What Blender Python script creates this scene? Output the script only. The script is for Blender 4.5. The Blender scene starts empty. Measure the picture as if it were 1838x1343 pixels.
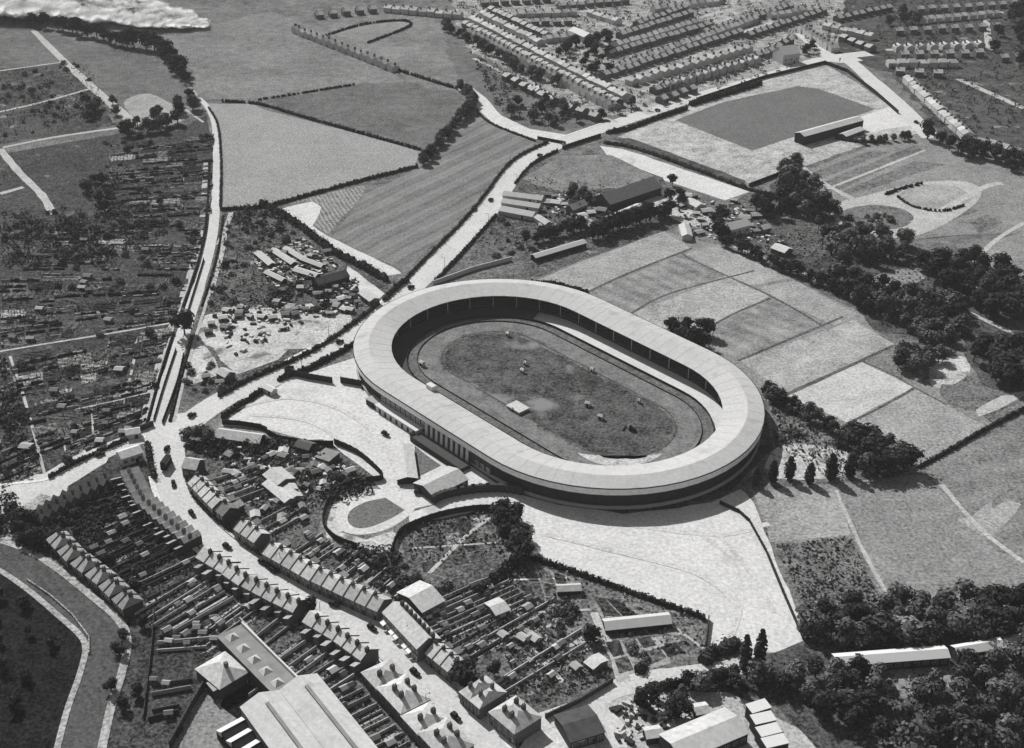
import bpy, math, random
from mathutils import Vector, Matrix
from mathutils.geometry import tessellate_polygon

random.seed(7)
scene = bpy.context.scene
COL = scene.collection
R = random.random
U = random.uniform

# ------------------------------------------------------------------ camera
CAM_H, FOC, PITCH = 320.0, 2400.0, math.radians(29.7)
cam_d = bpy.data.cameras.new("camera")
cam = bpy.data.objects.new("camera", cam_d)
COL.objects.link(cam)
cam.location = (0, 0, CAM_H)
cam.rotation_euler = (math.pi / 2 - PITCH, 0, 0)
cam_d.sensor_width = 36
cam_d.lens = 36 * FOC / 1838
cam_d.clip_start = 1
cam_d.clip_end = 9000
scene.camera = cam

# ------------------------------------------------------------------ sky, sun
SUN_EL, SUN_AZ = math.radians(40), math.atan2(-0.53, 0.84)      # azimuth from +Y towards +X
world = bpy.data.worlds.new("World")
scene.world = world
world.use_nodes = True
wt = world.node_tree
wt.nodes.clear()
wo = wt.nodes.new("ShaderNodeOutputWorld")
bg = wt.nodes.new("ShaderNodeBackground")
sky = wt.nodes.new("ShaderNodeTexSky")
sky.sky_type = 'NISHITA'
sky.sun_disc = False
sky.sun_elevation = SUN_EL
sky.sun_rotation = SUN_AZ
bw = wt.nodes.new("ShaderNodeRGBToBW")                          # the photograph is black and white
wt.links.new(sky.outputs[0], bw.inputs[0])
wt.links.new(bw.outputs[0], bg.inputs[0])
bg.inputs[1].default_value = 0.075
wt.links.new(bg.outputs[0], wo.inputs[0])
sun_d = bpy.data.lights.new("sun", 'SUN')
sun_d.energy = 4.6
sun_d.angle = math.radians(0.6)
sun_d.color = (1.0, 0.99, 0.98)
sun = bpy.data.objects.new("sun", sun_d)
COL.objects.link(sun)
sd = Vector((math.sin(SUN_AZ) * math.cos(SUN_EL), math.cos(SUN_AZ) * math.cos(SUN_EL), math.sin(SUN_EL)))
sun.rotation_euler = sd.to_track_quat('Z', 'Y').to_euler()
sun.location = sd * 900
vs = scene.view_settings
vs.view_transform = 'Standard'
vs.look = 'None'
vs.exposure = 0.38
vs.gamma = 1
vs.use_curve_mapping = False
scene.cycles.transparent_max_bounces = 24
scene.cycles.max_bounces = 5

# ------------------------------------------------------------------ helpers
_c, _s = math.cos(PITCH), math.sin(PITCH)


def G(p, z=0.0):
    """Where the line of sight through a spot of the photograph meets height z: ground plan of the survey."""
    x = (p[0] - 919) / FOC
    y = -(p[1] - 671.5) / FOC
    d = (x, _c + y * _s, -_s + y * _c)
    t = (z - CAM_H) / d[2]
    return Vector((d[0] * t, d[1] * t))


def W(pts, z=0.0):
    return [G(p, z) for p in pts]


def smooth(pts, n=6, closed=False):
    pts = [Vector(p) for p in pts]
    m = len(pts)
    if m < 3:
        return pts
    out = []
    for i in range(m if closed else m - 1):
        if closed:
            p0, p1, p2, p3 = pts[i - 1], pts[i], pts[(i + 1) % m], pts[(i + 2) % m]
        else:
            p0, p1, p2, p3 = pts[max(i - 1, 0)], pts[i], pts[i + 1], pts[min(i + 2, m - 1)]
        for k in range(n):
            t = k / n
            out.append(0.5 * ((2 * p1) + (p2 - p0) * t + (2 * p0 - 5 * p1 + 4 * p2 - p3) * t * t + (3 * p1 - p0 - 3 * p2 + p3) * t ** 3))
    if not closed:
        out.append(pts[-1])
    return out


def walk(pts, step):
    """Evenly spaced (point, direction) along a polyline."""
    out = []
    acc = 0.0
    for a, b in zip(pts[:-1], pts[1:]):
        L = (b - a).length
        if L < 1e-6:
            continue
        d = (b - a) / L
        while acc < L:
            out.append((a + d * acc, d))
            acc += step
        acc -= L
    return out


class MB:
    def __init__(self):
        self.v, self.f, self.m = [], [], []

    def face(self, pts, mi=0):
        n = len(self.v)
        self.v += [tuple(p) for p in pts]
        self.f.append(tuple(range(n, n + len(pts))))
        self.m.append(mi)

    def box(self, x0, x1, y0, y1, z0, z1, mi=0, M=None):
        c = [Vector((x, y, z)) for z in (z0, z1) for x, y in ((x0, y0), (x1, y0), (x1, y1), (x0, y1))]
        if M is not None:
            c = [M @ p for p in c]
        n = len(self.v)
        self.v += [tuple(p) for p in c]
        for q in ((0, 3, 2, 1), (4, 5, 6, 7), (0, 1, 5, 4), (1, 2, 6, 5), (2, 3, 7, 6), (3, 0, 4, 7)):
            self.f.append(tuple(n + i for i in q))
            self.m.append(mi)

    def hull(self, bottom, top, mi=0):
        """Two rings of equal length joined by side faces."""
        n = len(self.v)
        k = len(bottom)
        self.v += [tuple(p) for p in bottom] + [tuple(p) for p in top]
        self.f.append(tuple(n + i for i in reversed(range(k))))
        self.f.append(tuple(n + k + i for i in range(k)))
        self.m += [mi, mi]
        for i in range(k):
            j = (i + 1) % k
            self.f.append((n + i, n + j, n + k + j, n + k + i))
            self.m.append(mi)

    def cone(self, p0, p1, r0, r1, seg=6, mi=0):
        p0, p1 = Vector(p0), Vector(p1)
        z = (p1 - p0).normalized()
        x = z.orthogonal().normalized()
        y = z.cross(x)
        ring = lambda p, r: [p + (x * math.cos(2 * math.pi * i / seg) + y * math.sin(2 * math.pi * i / seg)) * r for i in range(seg)]
        self.hull(ring(p0, r0), ring(p1, r1), mi)

    def leaf(self, c, s, n):
        """A small four-sided leaf clump at c, size s, facing n."""
        n = Vector(n)
        if n.length < 1e-4:
            n = Vector((0, 0, 1))
        n.normalize()
        x = n.orthogonal().normalized()
        x.rotate(Matrix.Rotation(U(0, 6.28), 3, n))
        y = n.cross(x)
        c = Vector(c)
        a, b = s * U(.7, 1.2), s * U(.5, 1.0)
        self.face([c + x * a, c + y * b + n * s * .2, c - x * a, c - y * b - n * s * .1])

    def mesh(self, name, mats):
        me = bpy.data.meshes.new(name)
        me.from_pydata(self.v, [], self.f)
        for m in (mats if isinstance(mats, (list, tuple)) else [mats]):
            me.materials.append(m)
        if any(self.m):
            me.polygons.foreach_set("material_index", self.m)
        me.update()
        return me

    def build(self, name, mats, parent=None, loc=None, rz=0):
        return link(name, self.mesh(name, mats), parent, loc, rz)


def link(name, data, parent=None, loc=None, rz=0, sc=None):
    o = bpy.data.objects.new(name, data)
    COL.objects.link(o)
    if parent is not None:
        o.parent = parent
    if loc is not None:
        o.location = loc
    if rz:
        o.rotation_euler = (0, 0, rz)
    if sc is not None:
        o.scale = sc
    return o


def tag(o, label, cat, group=None):
    o["label"] = label
    o["category"] = cat
    if group:
        o["group"] = group
    return o


def thing(name, label, cat, loc=(0, 0, 0), rz=0, group=None):
    o = link(name, None, None, loc, rz)
    o.empty_display_size = 1
    return tag(o, label, cat, group)


def dup(root, loc, rz, sc=(1, 1, 1), label=None, group=None):
    r = root.copy()
    COL.objects.link(r)
    r.location = loc
    r.rotation_euler = (0, 0, rz)
    r.scale = sc
    if label:
        r["label"] = label
    if group:
        r["group"] = group
    for ch in list(root.children):
        c = ch.copy()
        COL.objects.link(c)
        c.parent = r
        if ch.name.startswith('rear_extension'):
            c.location = (0, U(-3.2, 0), U(-1.4, 0))
        for g in list(ch.children):
            d = g.copy()
            COL.objects.link(d)
            d.parent = c
    return r


ORD = ("first second third fourth fifth sixth seventh eighth ninth tenth eleventh twelfth thirteenth fourteenth fifteenth sixteenth "
       "seventeenth eighteenth nineteenth twentieth twenty-first twenty-second twenty-third twenty-fourth twenty-fifth twenty-sixth "
       "twenty-seventh twenty-eighth twenty-ninth thirtieth thirty-first thirty-second thirty-third thirty-fourth thirty-fifth").split()

# ------------------------------------------------------------------ materials (greys: the photograph is monochrome)


def mat_base(name):
    m = bpy.data.materials.new(name)
    m.use_nodes = True
    t = m.node_tree
    t.nodes.clear()
    o = t.nodes.new("ShaderNodeOutputMaterial")
    b = t.nodes.new("ShaderNodeBsdfDiffuse")
    t.links.new(b.outputs[0], o.inputs[0])
    return m, t, b


def mth(t, op, a, b=None):
    n = t.nodes.new("ShaderNodeMath")
    n.operation = op
    for i, v in enumerate((a, b)):
        if v is None:
            continue
        if isinstance(v, (int, float)):
            n.inputs[i].default_value = v
        else:
            t.links.new(v, n.inputs[i])
    return n.outputs[0]


def noise(t, vec, wl, det=2.0, rough=.55):
    n = t.nodes.new("ShaderNodeTexNoise")
    n.inputs["Scale"].default_value = 1.0 / wl
    n.inputs["Detail"].default_value = det
    n.inputs["Roughness"].default_value = rough
    t.links.new(vec, n.inputs["Vector"])
    return mth(t, 'MULTIPLY', mth(t, 'SUBTRACT', n.outputs[0], .5), 4.0)     # about -1..1


def ground(name, a, big=.18, mid=.22, fine=.3, wb=45, wm=7, wf=1.4, stripe=None, patch=None, rand=0.0):
    """Earth, grass, gravel: albedo a with broken relief at three scales, optional drill rows (deg, wavelength, amount) and bare patches."""
    m, t, b = mat_base(name)
    g = t.nodes.new("ShaderNodeNewGeometry")
    p = g.outputs["Position"]
    v = mth(t, 'ADD', 1.0, mth(t, 'MULTIPLY', noise(t, p, wb, 3, .65), big * 1.3))
    v = mth(t, 'ADD', v, mth(t, 'MULTIPLY', noise(t, p, wm, 4, .65), mid * 1.5))
    v = mth(t, 'ADD', v, mth(t, 'MULTIPLY', noise(t, p, wf, 3, .75), fine * 2.6))
    for st in ([stripe] if isinstance(stripe, tuple) else (stripe or [])):
        ang, wl, amt = st
        sx = t.nodes.new("ShaderNodeSeparateXYZ")
        t.links.new(p, sx.inputs[0])
        k = 2 * math.pi / wl
        u = mth(t, 'ADD', mth(t, 'MULTIPLY', sx.outputs[0], k * math.cos(math.radians(ang))),
                mth(t, 'MULTIPLY', sx.outputs[1], k * math.sin(math.radians(ang))))
        u = mth(t, 'ADD', u, mth(t, 'MULTIPLY', noise(t, p, wl * 5, 1), 1.2))
        v = mth(t, 'ADD', v, mth(t, 'MULTIPLY', mth(t, 'SINE', u), amt))
    v = mth(t, 'MULTIPLY', mth(t, 'MAXIMUM', v, .25), a)
    if patch:
        a2, wl, th = patch
        f = mth(t, 'MULTIPLY', mth(t, 'SUBTRACT', noise(t, p, wl, 4, .6), th), 3.0)
        f = mth(t, 'MINIMUM', mth(t, 'MAXIMUM', f, 0.0), 1.0)
        v = mth(t, 'ADD', mth(t, 'MULTIPLY', v, mth(t, 'SUBTRACT', 1.0, f)), mth(t, 'MULTIPLY', f, a2))
    if rand:
        oi = t.nodes.new("ShaderNodeObjectInfo")
        v = mth(t, 'MULTIPLY', v, mth(t, 'ADD', 1 - rand, mth(t, 'MULTIPLY', oi.outputs["Random"], 2 * rand)))
    t.links.new(v, b.inputs[0])
    return m


def plain(name, a, rand=.0, fine=.12, wf=1.5, rough=None, isl=0.0):
    m, t, b = mat_base(name)
    g = t.nodes.new("ShaderNodeNewGeometry")
    v = mth(t, 'ADD', 1.0, mth(t, 'MULTIPLY', noise(t, g.outputs["Position"], wf, 3), fine))
    v = mth(t, 'MULTIPLY', v, a)
    if rand:
        oi = t.nodes.new("ShaderNodeObjectInfo")
        v = mth(t, 'MULTIPLY', v, mth(t, 'ADD', 1 - rand, mth(t, 'MULTIPLY', oi.outputs["Random"], 2 * rand)))
    if isl:
        v = mth(t, 'MULTIPLY', v, mth(t, 'ADD', 1 - isl, mth(t, 'MULTIPLY', g.outputs["Random Per Island"], 2 * isl)))
    t.links.new(v, b.inputs[0])
    return m


M = {}
M['rough'] = ground('rough_grass', .135, big=.35, mid=.35, fine=.4)
M['scrub'] = ground('scrub', .065, big=.3, mid=.45, fine=.5, patch=(.2, 16, .42))
M['dark'] = ground('dark_soil', .028, mid=.35, fine=.5)
M['garden'] = ground('garden_soil', .085, big=.3, mid=.5, fine=.6, wm=5, patch=(.24, 7, .45))
M['gardark'] = ground('dimmed_garden', .05, big=.3, mid=.5, fine=.6, wm=5, patch=(.09, 7, .5))  # light falloff towards the lower-left corner put into the soil colour
M['pasture'] = ground('pasture', .165, big=.22, mid=.25, fine=.35)
M['pasture_dark'] = ground('dark_pasture', .12, big=.2, mid=.25, fine=.35)
M['meadow'] = ground('mown_meadow', .25, big=.08, mid=.1, fine=.28)
M['hay'] = ground('hay_field', .29, big=.22, mid=.18, fine=.25, wb=22)
M['haydark'] = ground('patchy_hay_field', .2, big=.34, mid=.2, fine=.25, wb=22, stripe=(42, 9, .12))
M['hayl'] = ground('pale_hay_field', .40, big=.12, mid=.1, fine=.2, wb=26)
M['plough'] = ground('ploughed_field', .165, big=.12, mid=.12, fine=.22, stripe=[(-36, 15, .14), (-36, 5.3, .09)])
M['field'] = ground('grass_field', .2, big=.15, mid=.16, fine=.28)
M['fieldl'] = ground('pale_grass_field', .27, big=.2, mid=.15, fine=.25, wb=30)
M['fieldd'] = ground('weedy_field', .13, big=.2, mid=.4, fine=.4, wm=5)
M['strips'] = ground('strip_field', .17, big=.2, mid=.2, fine=.3, stripe=(-66, 17, .1))
M['nursery'] = ground('nursery_rows', .2, big=.15, mid=.25, fine=.35, stripe=(20, 2.6, .3))
M['gravel'] = ground('pale_gravel', .50, big=.05, mid=.07, fine=.13, wb=30, wf=1.6, patch=(.36, 24, .45))
M['sand'] = ground('bare_ground', .40, big=.16, mid=.22, fine=.25, patch=(.15, 12, .25))
M['path'] = ground('path', .36, big=.06, mid=.12, fine=.2)
M['road'] = ground('road_surface', .47, big=.05, mid=.06, fine=.1, wm=12)
M['pave'] = ground('pavement_slabs', .58, big=.05, mid=.08, fine=.15)
M['roadd'] = ground('tarred_road', .075, big=.1, mid=.15, fine=.25, stripe=(41, 3.5, .08))
M['pavek'] = ground('worn_pavement', .30, big=.1, mid=.2, fine=.3)
M['infield'] = ground('infield_turf', .07, big=.3, mid=.4, fine=.45, patch=(.19, 34, .3))
M['dirt'] = ground('dirt_track', .155, big=.12, mid=.22, fine=.2, wb=40)
M['dirtl'] = ground('scuffed_dirt', .42, big=.2, mid=.2, fine=.2)
M['turfd'] = ground('dog_track_turf', .115, big=.15, mid=.2, fine=.3)
M['apron'] = ground('concrete_apron', .5, big=.05, mid=.05, fine=.06)
M['pitch'] = ground('football_turf', .125, big=.1, mid=.1, fine=.25)
M['plots'] = [ground('allotment_soil', a, big=.2, mid=.35, fine=.5, wm=4, stripe=(d, w, .4), rand=.3)
              for a, d, w in ((.03, 80, 3.4), (.05, 80, 2.6), (.085, -12, 4.0), (.035, -10, 4.0), (.13, 78, 3.8), (.07, 60, 3.6), (.19, 80, 4))]
M['roofs'] = plain('slate_roof', .44, rand=.14, fine=.24, wf=1.3)
M['roofd'] = plain('dark_slate_roof', .16, rand=.35, fine=.24, wf=1.3)
M['roofp'] = plain('pale_tile_roof', .46, rand=.12, fine=.24, wf=1.3)
M['estate'] = ground('estate_gardens', .24, big=.3, mid=.5, fine=.5, wm=9, patch=(.34, 12, .5))
M['black'] = ground('black_ground', .014, mid=.4, fine=.6)  # near-black ground; carries the lower-left light falloff in its colour
M['roofm'] = plain('weathered_slate_roof', .27, rand=.2, fine=.24, wf=1.3)
M['allot'] = ground('allotment_ground', .055, big=.25, mid=.45, fine=.6, wm=5, patch=(.16, 9, .5))
M['track'] = ground("wheel_track", .465, big=.1, mid=.12, fine=.16)
M['wornturf'] = ground('worn_turf', .12, big=.2, mid=.3, fine=.4)
M['ash'] = ground('ash_terraces', .33, big=.2, mid=.28, fine=.3, wb=25, patch=(.17, 10, .4))
M['ditch'] = ground('ditch', .09, mid=.3, fine=.4)
M['rooff'] = plain('clay_tile_roof', .40, rand=.25, fine=.15, wf=3)
M['roofk'] = plain('dark_roof', .09, rand=.3, fine=.3, wf=3)  # near-black roof; on the gabled row it carries painted shade
M['brick'] = plain('stock_brick', .12, rand=.2, fine=.15, wf=1)
M['brickd'] = plain('dark_brick', .06, rand=.2, fine=.2, wf=1)  # evenly dark brick; shade of the near walls is put into its colour
M['render'] = plain('rendered_wall', .42, rand=.15, fine=.08)
M['chim'] = plain('chimney_brick', .10, rand=.3)
M['pot'] = plain('chimney_pot', .3)
M['party'] = plain('parapet', .06)
M['white'] = plain('white_paint', .55, fine=.04)
M['timber'] = plain('creosoted_timber', .035, fine=.3, rand=.2)
M['wallbr'] = plain('garden_wall_brick', .36, rand=.35, fine=.25, wf=2)
M['shedroof'] = plain('felt_shed_roof', .30, rand=.6, fine=.1)
M['shedwall'] = plain('shed_boards', .13, rand=.3)
M['standroof'] = ground('stadium_roof_sheeting', .44, big=.04, mid=.035, fine=.05, wb=30, wf=1.6, patch=(.37, 11, .35))
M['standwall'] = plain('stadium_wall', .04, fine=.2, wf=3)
M['fascia'] = plain('fascia_boarding', .78, fine=.15, wf=1.5)
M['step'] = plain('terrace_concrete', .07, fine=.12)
M['steel'] = plain('painted_steel', .4)
M['conc'] = plain('concrete', .34, fine=.1)
M['depot'] = ground('depot_sheeting', .47, big=.08, mid=.08, fine=.06, stripe=(46, 3.2, .035), patch=(.36, 9, .4))
M['depotd'] = plain('depot_flat_roof', .22, fine=.2, wf=4)
M['leaf'] = plain('leaves', .085, rand=.35, fine=.25, wf=2.5, isl=.6)
M['leafd'] = plain('dark_leaves', .032, rand=.3, fine=.25, wf=2.5, isl=.6)
M['leafl'] = plain('pale_leaves', .14, rand=.3, fine=.25, wf=2.5, isl=.55)
M['hedge'] = plain('hedge_leaves', .034, rand=.25, fine=.25, wf=2.5, isl=.6)
M['bark'] = plain('bark', .08)
M['crop'] = plain('vegetable_leaves', .12, fine=.3, wf=2, isl=.8)
M['veh'] = plain('dark_coachwork', .03)
M['vehl'] = plain('cream_coachwork', .7)
M['tyre'] = plain('tyre_rubber', .02)
M['rail'] = plain('white_rail', .7)


def glossy(name, a):
    m, t, b = mat_base(name)
    t.nodes.remove(b)
    p = t.nodes.new("ShaderNodeBsdfPrincipled")
    p.inputs["Base Color"].default_value = (a, a, a, 1)
    p.inputs["Roughness"].default_value = .12
    t.links.new(p.outputs[0], [n for n in t.nodes if n.type == 'OUTPUT_MATERIAL'][0].inputs[0])
    return m


M['glass'] = glossy('window_glass', .03)
M['glasshouse'] = plain('whitened_greenhouse_glass', .45, fine=.08, wf=3)

# ------------------------------------------------------------------ ground sheets
_z = [0.0]
_laid = []


def nextz(pts):
    """Lay a sheet 4 mm above the sheets already lying under it."""
    x0, x1 = min(p[0] for p in pts), max(p[0] for p in pts)
    y0, y1 = min(p[1] for p in pts), max(p[1] for p in pts)
    z = 0.0
    for a0, a1, b0, b1, zz in _laid:
        if zz > z and a0 < x1 and x0 < a1 and b0 < y1 and y0 < b1:
            z = zz
    z += 0.004
    _laid.append((x0, x1, y0, y1, z))
    _z[0] = max(_z[0], z)
    return z


def sheet_w(name, pts, mat, kind='structure'):
    z = nextz(pts)
    tri = tessellate_polygon([[Vector((p[0], p[1], 0)) for p in pts]])
    me = bpy.data.meshes.new(name)
    fs = []
    for a, b, c in tri:
        A, B, C = pts[a], pts[b], pts[c]
        if (B[0] - A[0]) * (C[1] - A[1]) - (B[1] - A[1]) * (C[0] - A[0]) < 0:
            b, c = c, b
        fs.append((a, b, c))
    me.from_pydata([(p[0], p[1], z) for p in pts], [], fs)
    me.materials.append(mat)
    o = link(name, me)
    o["kind"] = kind
    return o


def sheet(name, pts, mat, sm=0, rag=0.6):
    w = W(pts)
    if sm:
        w = smooth(w, sm, closed=True)
    elif rag:
        out = []
        for a, b in zip(w, w[1:] + w[:1]):
            k = max(1, int((b - a).length / 9))
            for i in range(k):
                q = a.lerp(b, i / k)
                out.append(q + Vector((U(-rag, rag), U(-rag, rag))))
        w = out
    return sheet_w(name, w, mat)


def ribbon_w(name, pts, wid, mat, h=0.0, off=0.0):
    """A strip along a line; off shifts it sideways, h makes it a raised slab."""
    L, Rr = [], []
    n = len(pts)
    for i, p in enumerate(pts):
        d = pts[min(i + 1, n - 1)] - pts[max(i - 1, 0)]
        d.normalize()
        nn = Vector((-d.y, d.x))
        wj = U(.85, 1.15) if name in ('footpath', 'ditch', 'wheel_track') else 1.0
        w = wid[min(len(wid) - 1, int(i / max(1, n - 1) * (len(wid) - 1) + .5))] if isinstance(wid, (list, tuple)) else wid
        w *= wj
        L.append(p + nn * (off + w / 2))
        Rr.append(p + nn * (off - w / 2))
    mb = MB()
    z = nextz(L + Rr)
    for i in range(n - 1):
        a, b, c, d = Rr[i], Rr[i + 1], L[i + 1], L[i]
        mb.face([(q.x, q.y, z + h) for q in (a, b, c, d)])
        if h:
            mb.face([(d.x, d.y, z + h), (c.x, c.y, z + h), (c.x, c.y, 0), (d.x, d.y, 0)])
            mb.face([(b.x, b.y, z + h), (a.x, a.y, z + h), (a.x, a.y, 0), (b.x, b.y, 0)])
    o = mb.build(name, mat)
    o["kind"] = 'structure'
    return o


def ribbon(name, pts, wid, mat, h=0.0, off=0.0, n=6):
    return ribbon_w(name, smooth(W(pts), n), wid, mat, h, off)


big = [Vector(p) for p in ((-2500, -200), (2500, -200), (2500, 4200), (-2500, 4200))]
sheet_w('ground', big, M['rough'])

# -- top left: scrubland and allotments beyond
sheet('field', [(-60, 40), (60, 45), (160, 85), (260, 100), (330, 150), (345, 185), (250, 235), (-60, 270)], M['pasture_dark'], rag=3)
sheet('field', [(-60, -10), (120, -10), (330, 60), (480, 20), (600, 60), (700, 110), (730, 150), (640, 150), (470, 178), (360, 180), (320, 140), (290, 90)], M['pasture'], rag=3)
sheet('field', [(560, 35), (720, 25), (790, 45), (830, 150), (730, 148), (690, 110)], M['pasture'], rag=2)
sheet('field', [(590, 60), (715, 35), (735, 45), (660, 75)], M['field'], rag=2)
sheet('field', [(465, 185), (640, 150), (720, 150), (815, 165), (840, 190), (762, 268), (640, 232)], M['pasture_dark'], rag=2)
sheet('field', [(830, 150), (790, 60), (860, 110), (990, 190), (1060, 215), (1000, 240), (880, 215)], M['pasture_dark'], rag=3)
sheet('meadow', [(362, 186), (455, 187), (470, 196), (640, 240), (757, 272), (745, 297), (480, 369), (399, 373), (397, 240)], M['meadow'])
sheet('ploughed_field', [(852, 198), (964, 247), (940, 290), (735, 478), (715, 482), (596, 425), (660, 345), (748, 304)], M['plough'])
sheet('allotment_field', [(500, 368), (655, 332), (655, 345), (590, 420), (562, 402), (575, 375), (545, 362)], M['nursery'])
sheet('bare_ground', [(505, 375), (560, 362), (578, 372), (562, 405), (590, 425), (705, 480), (720, 490), (690, 496), (600, 450), (545, 420)], M['gravel'])
sheet('bare_ground', [(222, 185), (262, 168), (300, 182), (335, 205), (315, 222), (260, 225)], M['fieldl'], sm=4)
sheet('bare_ground', [(60, 300), (85, 320), (118, 350), (95, 385), (70, 380), (75, 345), (45, 320)], M['path'], sm=3)

# -- left: the allotment ground
sheet('allotment_ground', [(-60, 290), (40, 270), (215, 240), (335, 225), (372, 205), (385, 300), (378, 400), (355, 490), (325, 575), (290, 690), (268, 765), (230, 785), (90, 850), (0, 885), (-60, 890)], M['allot'])
sheet('scrub_ground', [(-40, 130), (110, 112), (170, 160), (210, 225), (120, 245), (-40, 262)], M['scrub'], rag=4)
sheet('scrub_ground', [(-40, 380), (60, 390), (130, 370), (250, 380), (300, 430), (180, 470), (-40, 480)], M['scrub'], rag=5)

# -- the lot between the two roads
sheet('scrub_ground', [(400, 378), (470, 366), (545, 415), (600, 452), (690, 500), (700, 540), (640, 580), (450, 680), (400, 715), (330, 715), (345, 590), (380, 480)], M['garden'], rag=2)
sheet('bare_ground', [(365, 570), (430, 545), (500, 555), (560, 545), (620, 565), (640, 575), (560, 620), (420, 672), (385, 650), (365, 610)], M['sand'], rag=3)
sheet('bare_ground', [(452, 470), (520, 440), (545, 440), (600, 470), (575, 490), (535, 500), (490, 480)], M['nursery'], rag=2)
sheet('yard', [(625, 478), (690, 528), (678, 540), (640, 530), (618, 500)], M['gravel'])
sheet('bare_ground', [(340, 590), (390, 640), (395, 668), (340, 690)], M['sand'], rag=2)

# -- stadium grounds
sheet('car_park', [(410, 752), (470, 712), (520, 680), (600, 655), (645, 640), (680, 700), (760, 770), (850, 835), (900, 868), (940, 885), (900, 900), (780, 905), (735, 915), (690, 885), (655, 850), (600, 800), (520, 782), (480, 770), (395, 765)], M['gravel'])
sheet('car_park', [(735, 920), (800, 900), (900, 885), (960, 890), (1050, 912), (1150, 920), (1280, 902), (1330, 878), (1350, 905), (1448, 1152), (1440, 1172), (1330, 1168), (1270, 1172), (1272, 1112), (950, 1002), (925, 960), (880, 912), (760, 945), (735, 940)], M['gravel'])
sheet('forecourt', [(640, 650), (690, 708), (830, 808), (800, 830), (735, 780), (655, 700), (600, 690)], M['apron'])
sheet('grass', [(742, 800), (792, 835), (748, 858)], M['pitch'])
sheet('grass_bank', [(650, 655), (700, 735), (900, 875), (1000, 906), (1120, 922), (1220, 912), (1300, 892), (1390, 800), (1400, 745), (1375, 720), (1250, 680), (1000, 620), (760, 560)], M['scrub'])
sheet('track', [(596, 925), (605, 900), (640, 882), (690, 880), (740, 905), (738, 922), (700, 948), (650, 960), (612, 952)], M['gravel'], sm=4)
sheet_w('grass', smooth(W([(727, 916), (700, 932), (665, 946), (640, 948), (625, 937), (628, 918), (655, 902), (690, 894)]), 5) + W([(692, 894)]), M['pitch'])
sheet('verge', [(590, 965), (583, 930), (592, 895), (612, 880), (604, 905), (598, 930), (615, 958), (660, 968), (700, 955), (715, 960), (710, 1010), (660, 990)], M['sand'], rag=1)
sheet('field', [(722, 950), (760, 935), (880, 915), (905, 950), (915, 1005), (850, 1060), (790, 1030), (730, 1010)], M['garden'], rag=2)
sheet('rough_ground', [(700, 1010), (790, 1030), (850, 1062), (870, 1050), (950, 1002), (915, 960), (935, 950), (958, 1005), (880, 1070), (800, 1090), (700, 1070), (600, 1010)], M['garden'], rag=2)

# -- nursery south of the car park
sheet('nursery_field', [(955, 1006), (1270, 1113), (1268, 1165), (1320, 1185), (1120, 1222), (1090, 1150), (1000, 1165), (910, 1070), (880, 1050)], M['fieldd'])
sheet('nursery_bed', [(900, 1045), (960, 1040), (975, 1095), (925, 1070)], M['nursery'])
sheet('nursery_bed', [(960, 1015), (1040, 1040), (1045, 1080), (985, 1095), (968, 1045)], M['field'], rag=.6)
sheet('nursery_bed', [(1068, 1085), (1160, 1075), (1160, 1100), (1085, 1115)], M['fieldl'], rag=.6)
sheet('nursery_bed', [(1110, 1150), (1195, 1140), (1205, 1190), (1130, 1212)], M['fieldl'], rag=.6)
sheet('nursery_bed', [(1205, 1130), (1262, 1120), (1262, 1175), (1225, 1195), (1205, 1160)], M['pasture'], rag=.6)

# -- fields right of the stadium
sheet('field', [(955, 505), (1040, 470), (1190, 415), (1290, 440), (1420, 500), (1540, 560), (1600, 620), (1765, 745), (1790, 770), (1650, 838), (1600, 830), (1380, 705), (1270, 640), (1130, 570)], M['field'])
sheet('field', [(960, 505), (1050, 468), (1190, 416), (1240, 447), (1055, 522), (1020, 515)], M['fieldl'])
sheet('field', [(1062, 524), (1228, 455), (1300, 494), (1130, 560)], M['haydark'])
sheet('field', [(1232, 455), (1290, 440), (1420, 500), (1345, 512), (1302, 494)], M['fieldl'])
sheet('field', [(1135, 563), (1303, 496), (1380, 532), (1268, 590), (1190, 590)], M['hay'])
sheet('field', [(1425, 503), (1540, 565), (1500, 585), (1350, 518)], M['fieldl'])
sheet('field', [(1270, 594), (1382, 537), (1476, 586), (1325, 645), (1280, 630)], M['haydark'])
sheet('field', [(1330, 648), (1498, 588), (1530, 575), (1605, 618), (1410, 708)], M['hay'])
sheet('field', [(1412, 712), (1545, 650), (1640, 695), (1520, 758)], M['hayl'])
sheet('field', [(1545, 648), (1605, 622), (1700, 690), (1640, 692)], M['pasture'])
sheet('field', [(1525, 762), (1645, 698), (1770, 765), (1648, 835)], M['fieldl'])
sheet('field', [(1655, 842), (1838, 745), (1900, 760), (1900, 1010), (1838, 1000), (1780, 985), (1690, 880)], M['strips'])
sheet('field', [(1380, 712), (1600, 830), (1640, 850), (1500, 870), (1390, 800)], M['fieldd'], rag=2)
sheet('bare_ground', [(1375, 830), (1400, 800), (1450, 798), (1530, 815), (1525, 850), (1440, 862), (1380, 855)], M['sand'], sm=3)
sheet('field', [(1350, 880), (1500, 868), (1655, 850), (1700, 890), (1790, 990), (1900, 1030), (1900, 1080), (1580, 1085), (1440, 1090)], M['field'])
sheet('field', [(1352, 885), (1500, 885), (1525, 960), (1385, 975)], M['fieldl'])
sheet('field', [(1387, 978), (1527, 962), (1580, 1060), (1580, 1085), (1440, 1095)], M['fieldd'], rag=1.5)
sheet('path', [(1293, 903), (1335, 882), (1352, 905), (1452, 1150), (1440, 1155), (1375, 985), (1340, 935)], M['gravel'])
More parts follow.
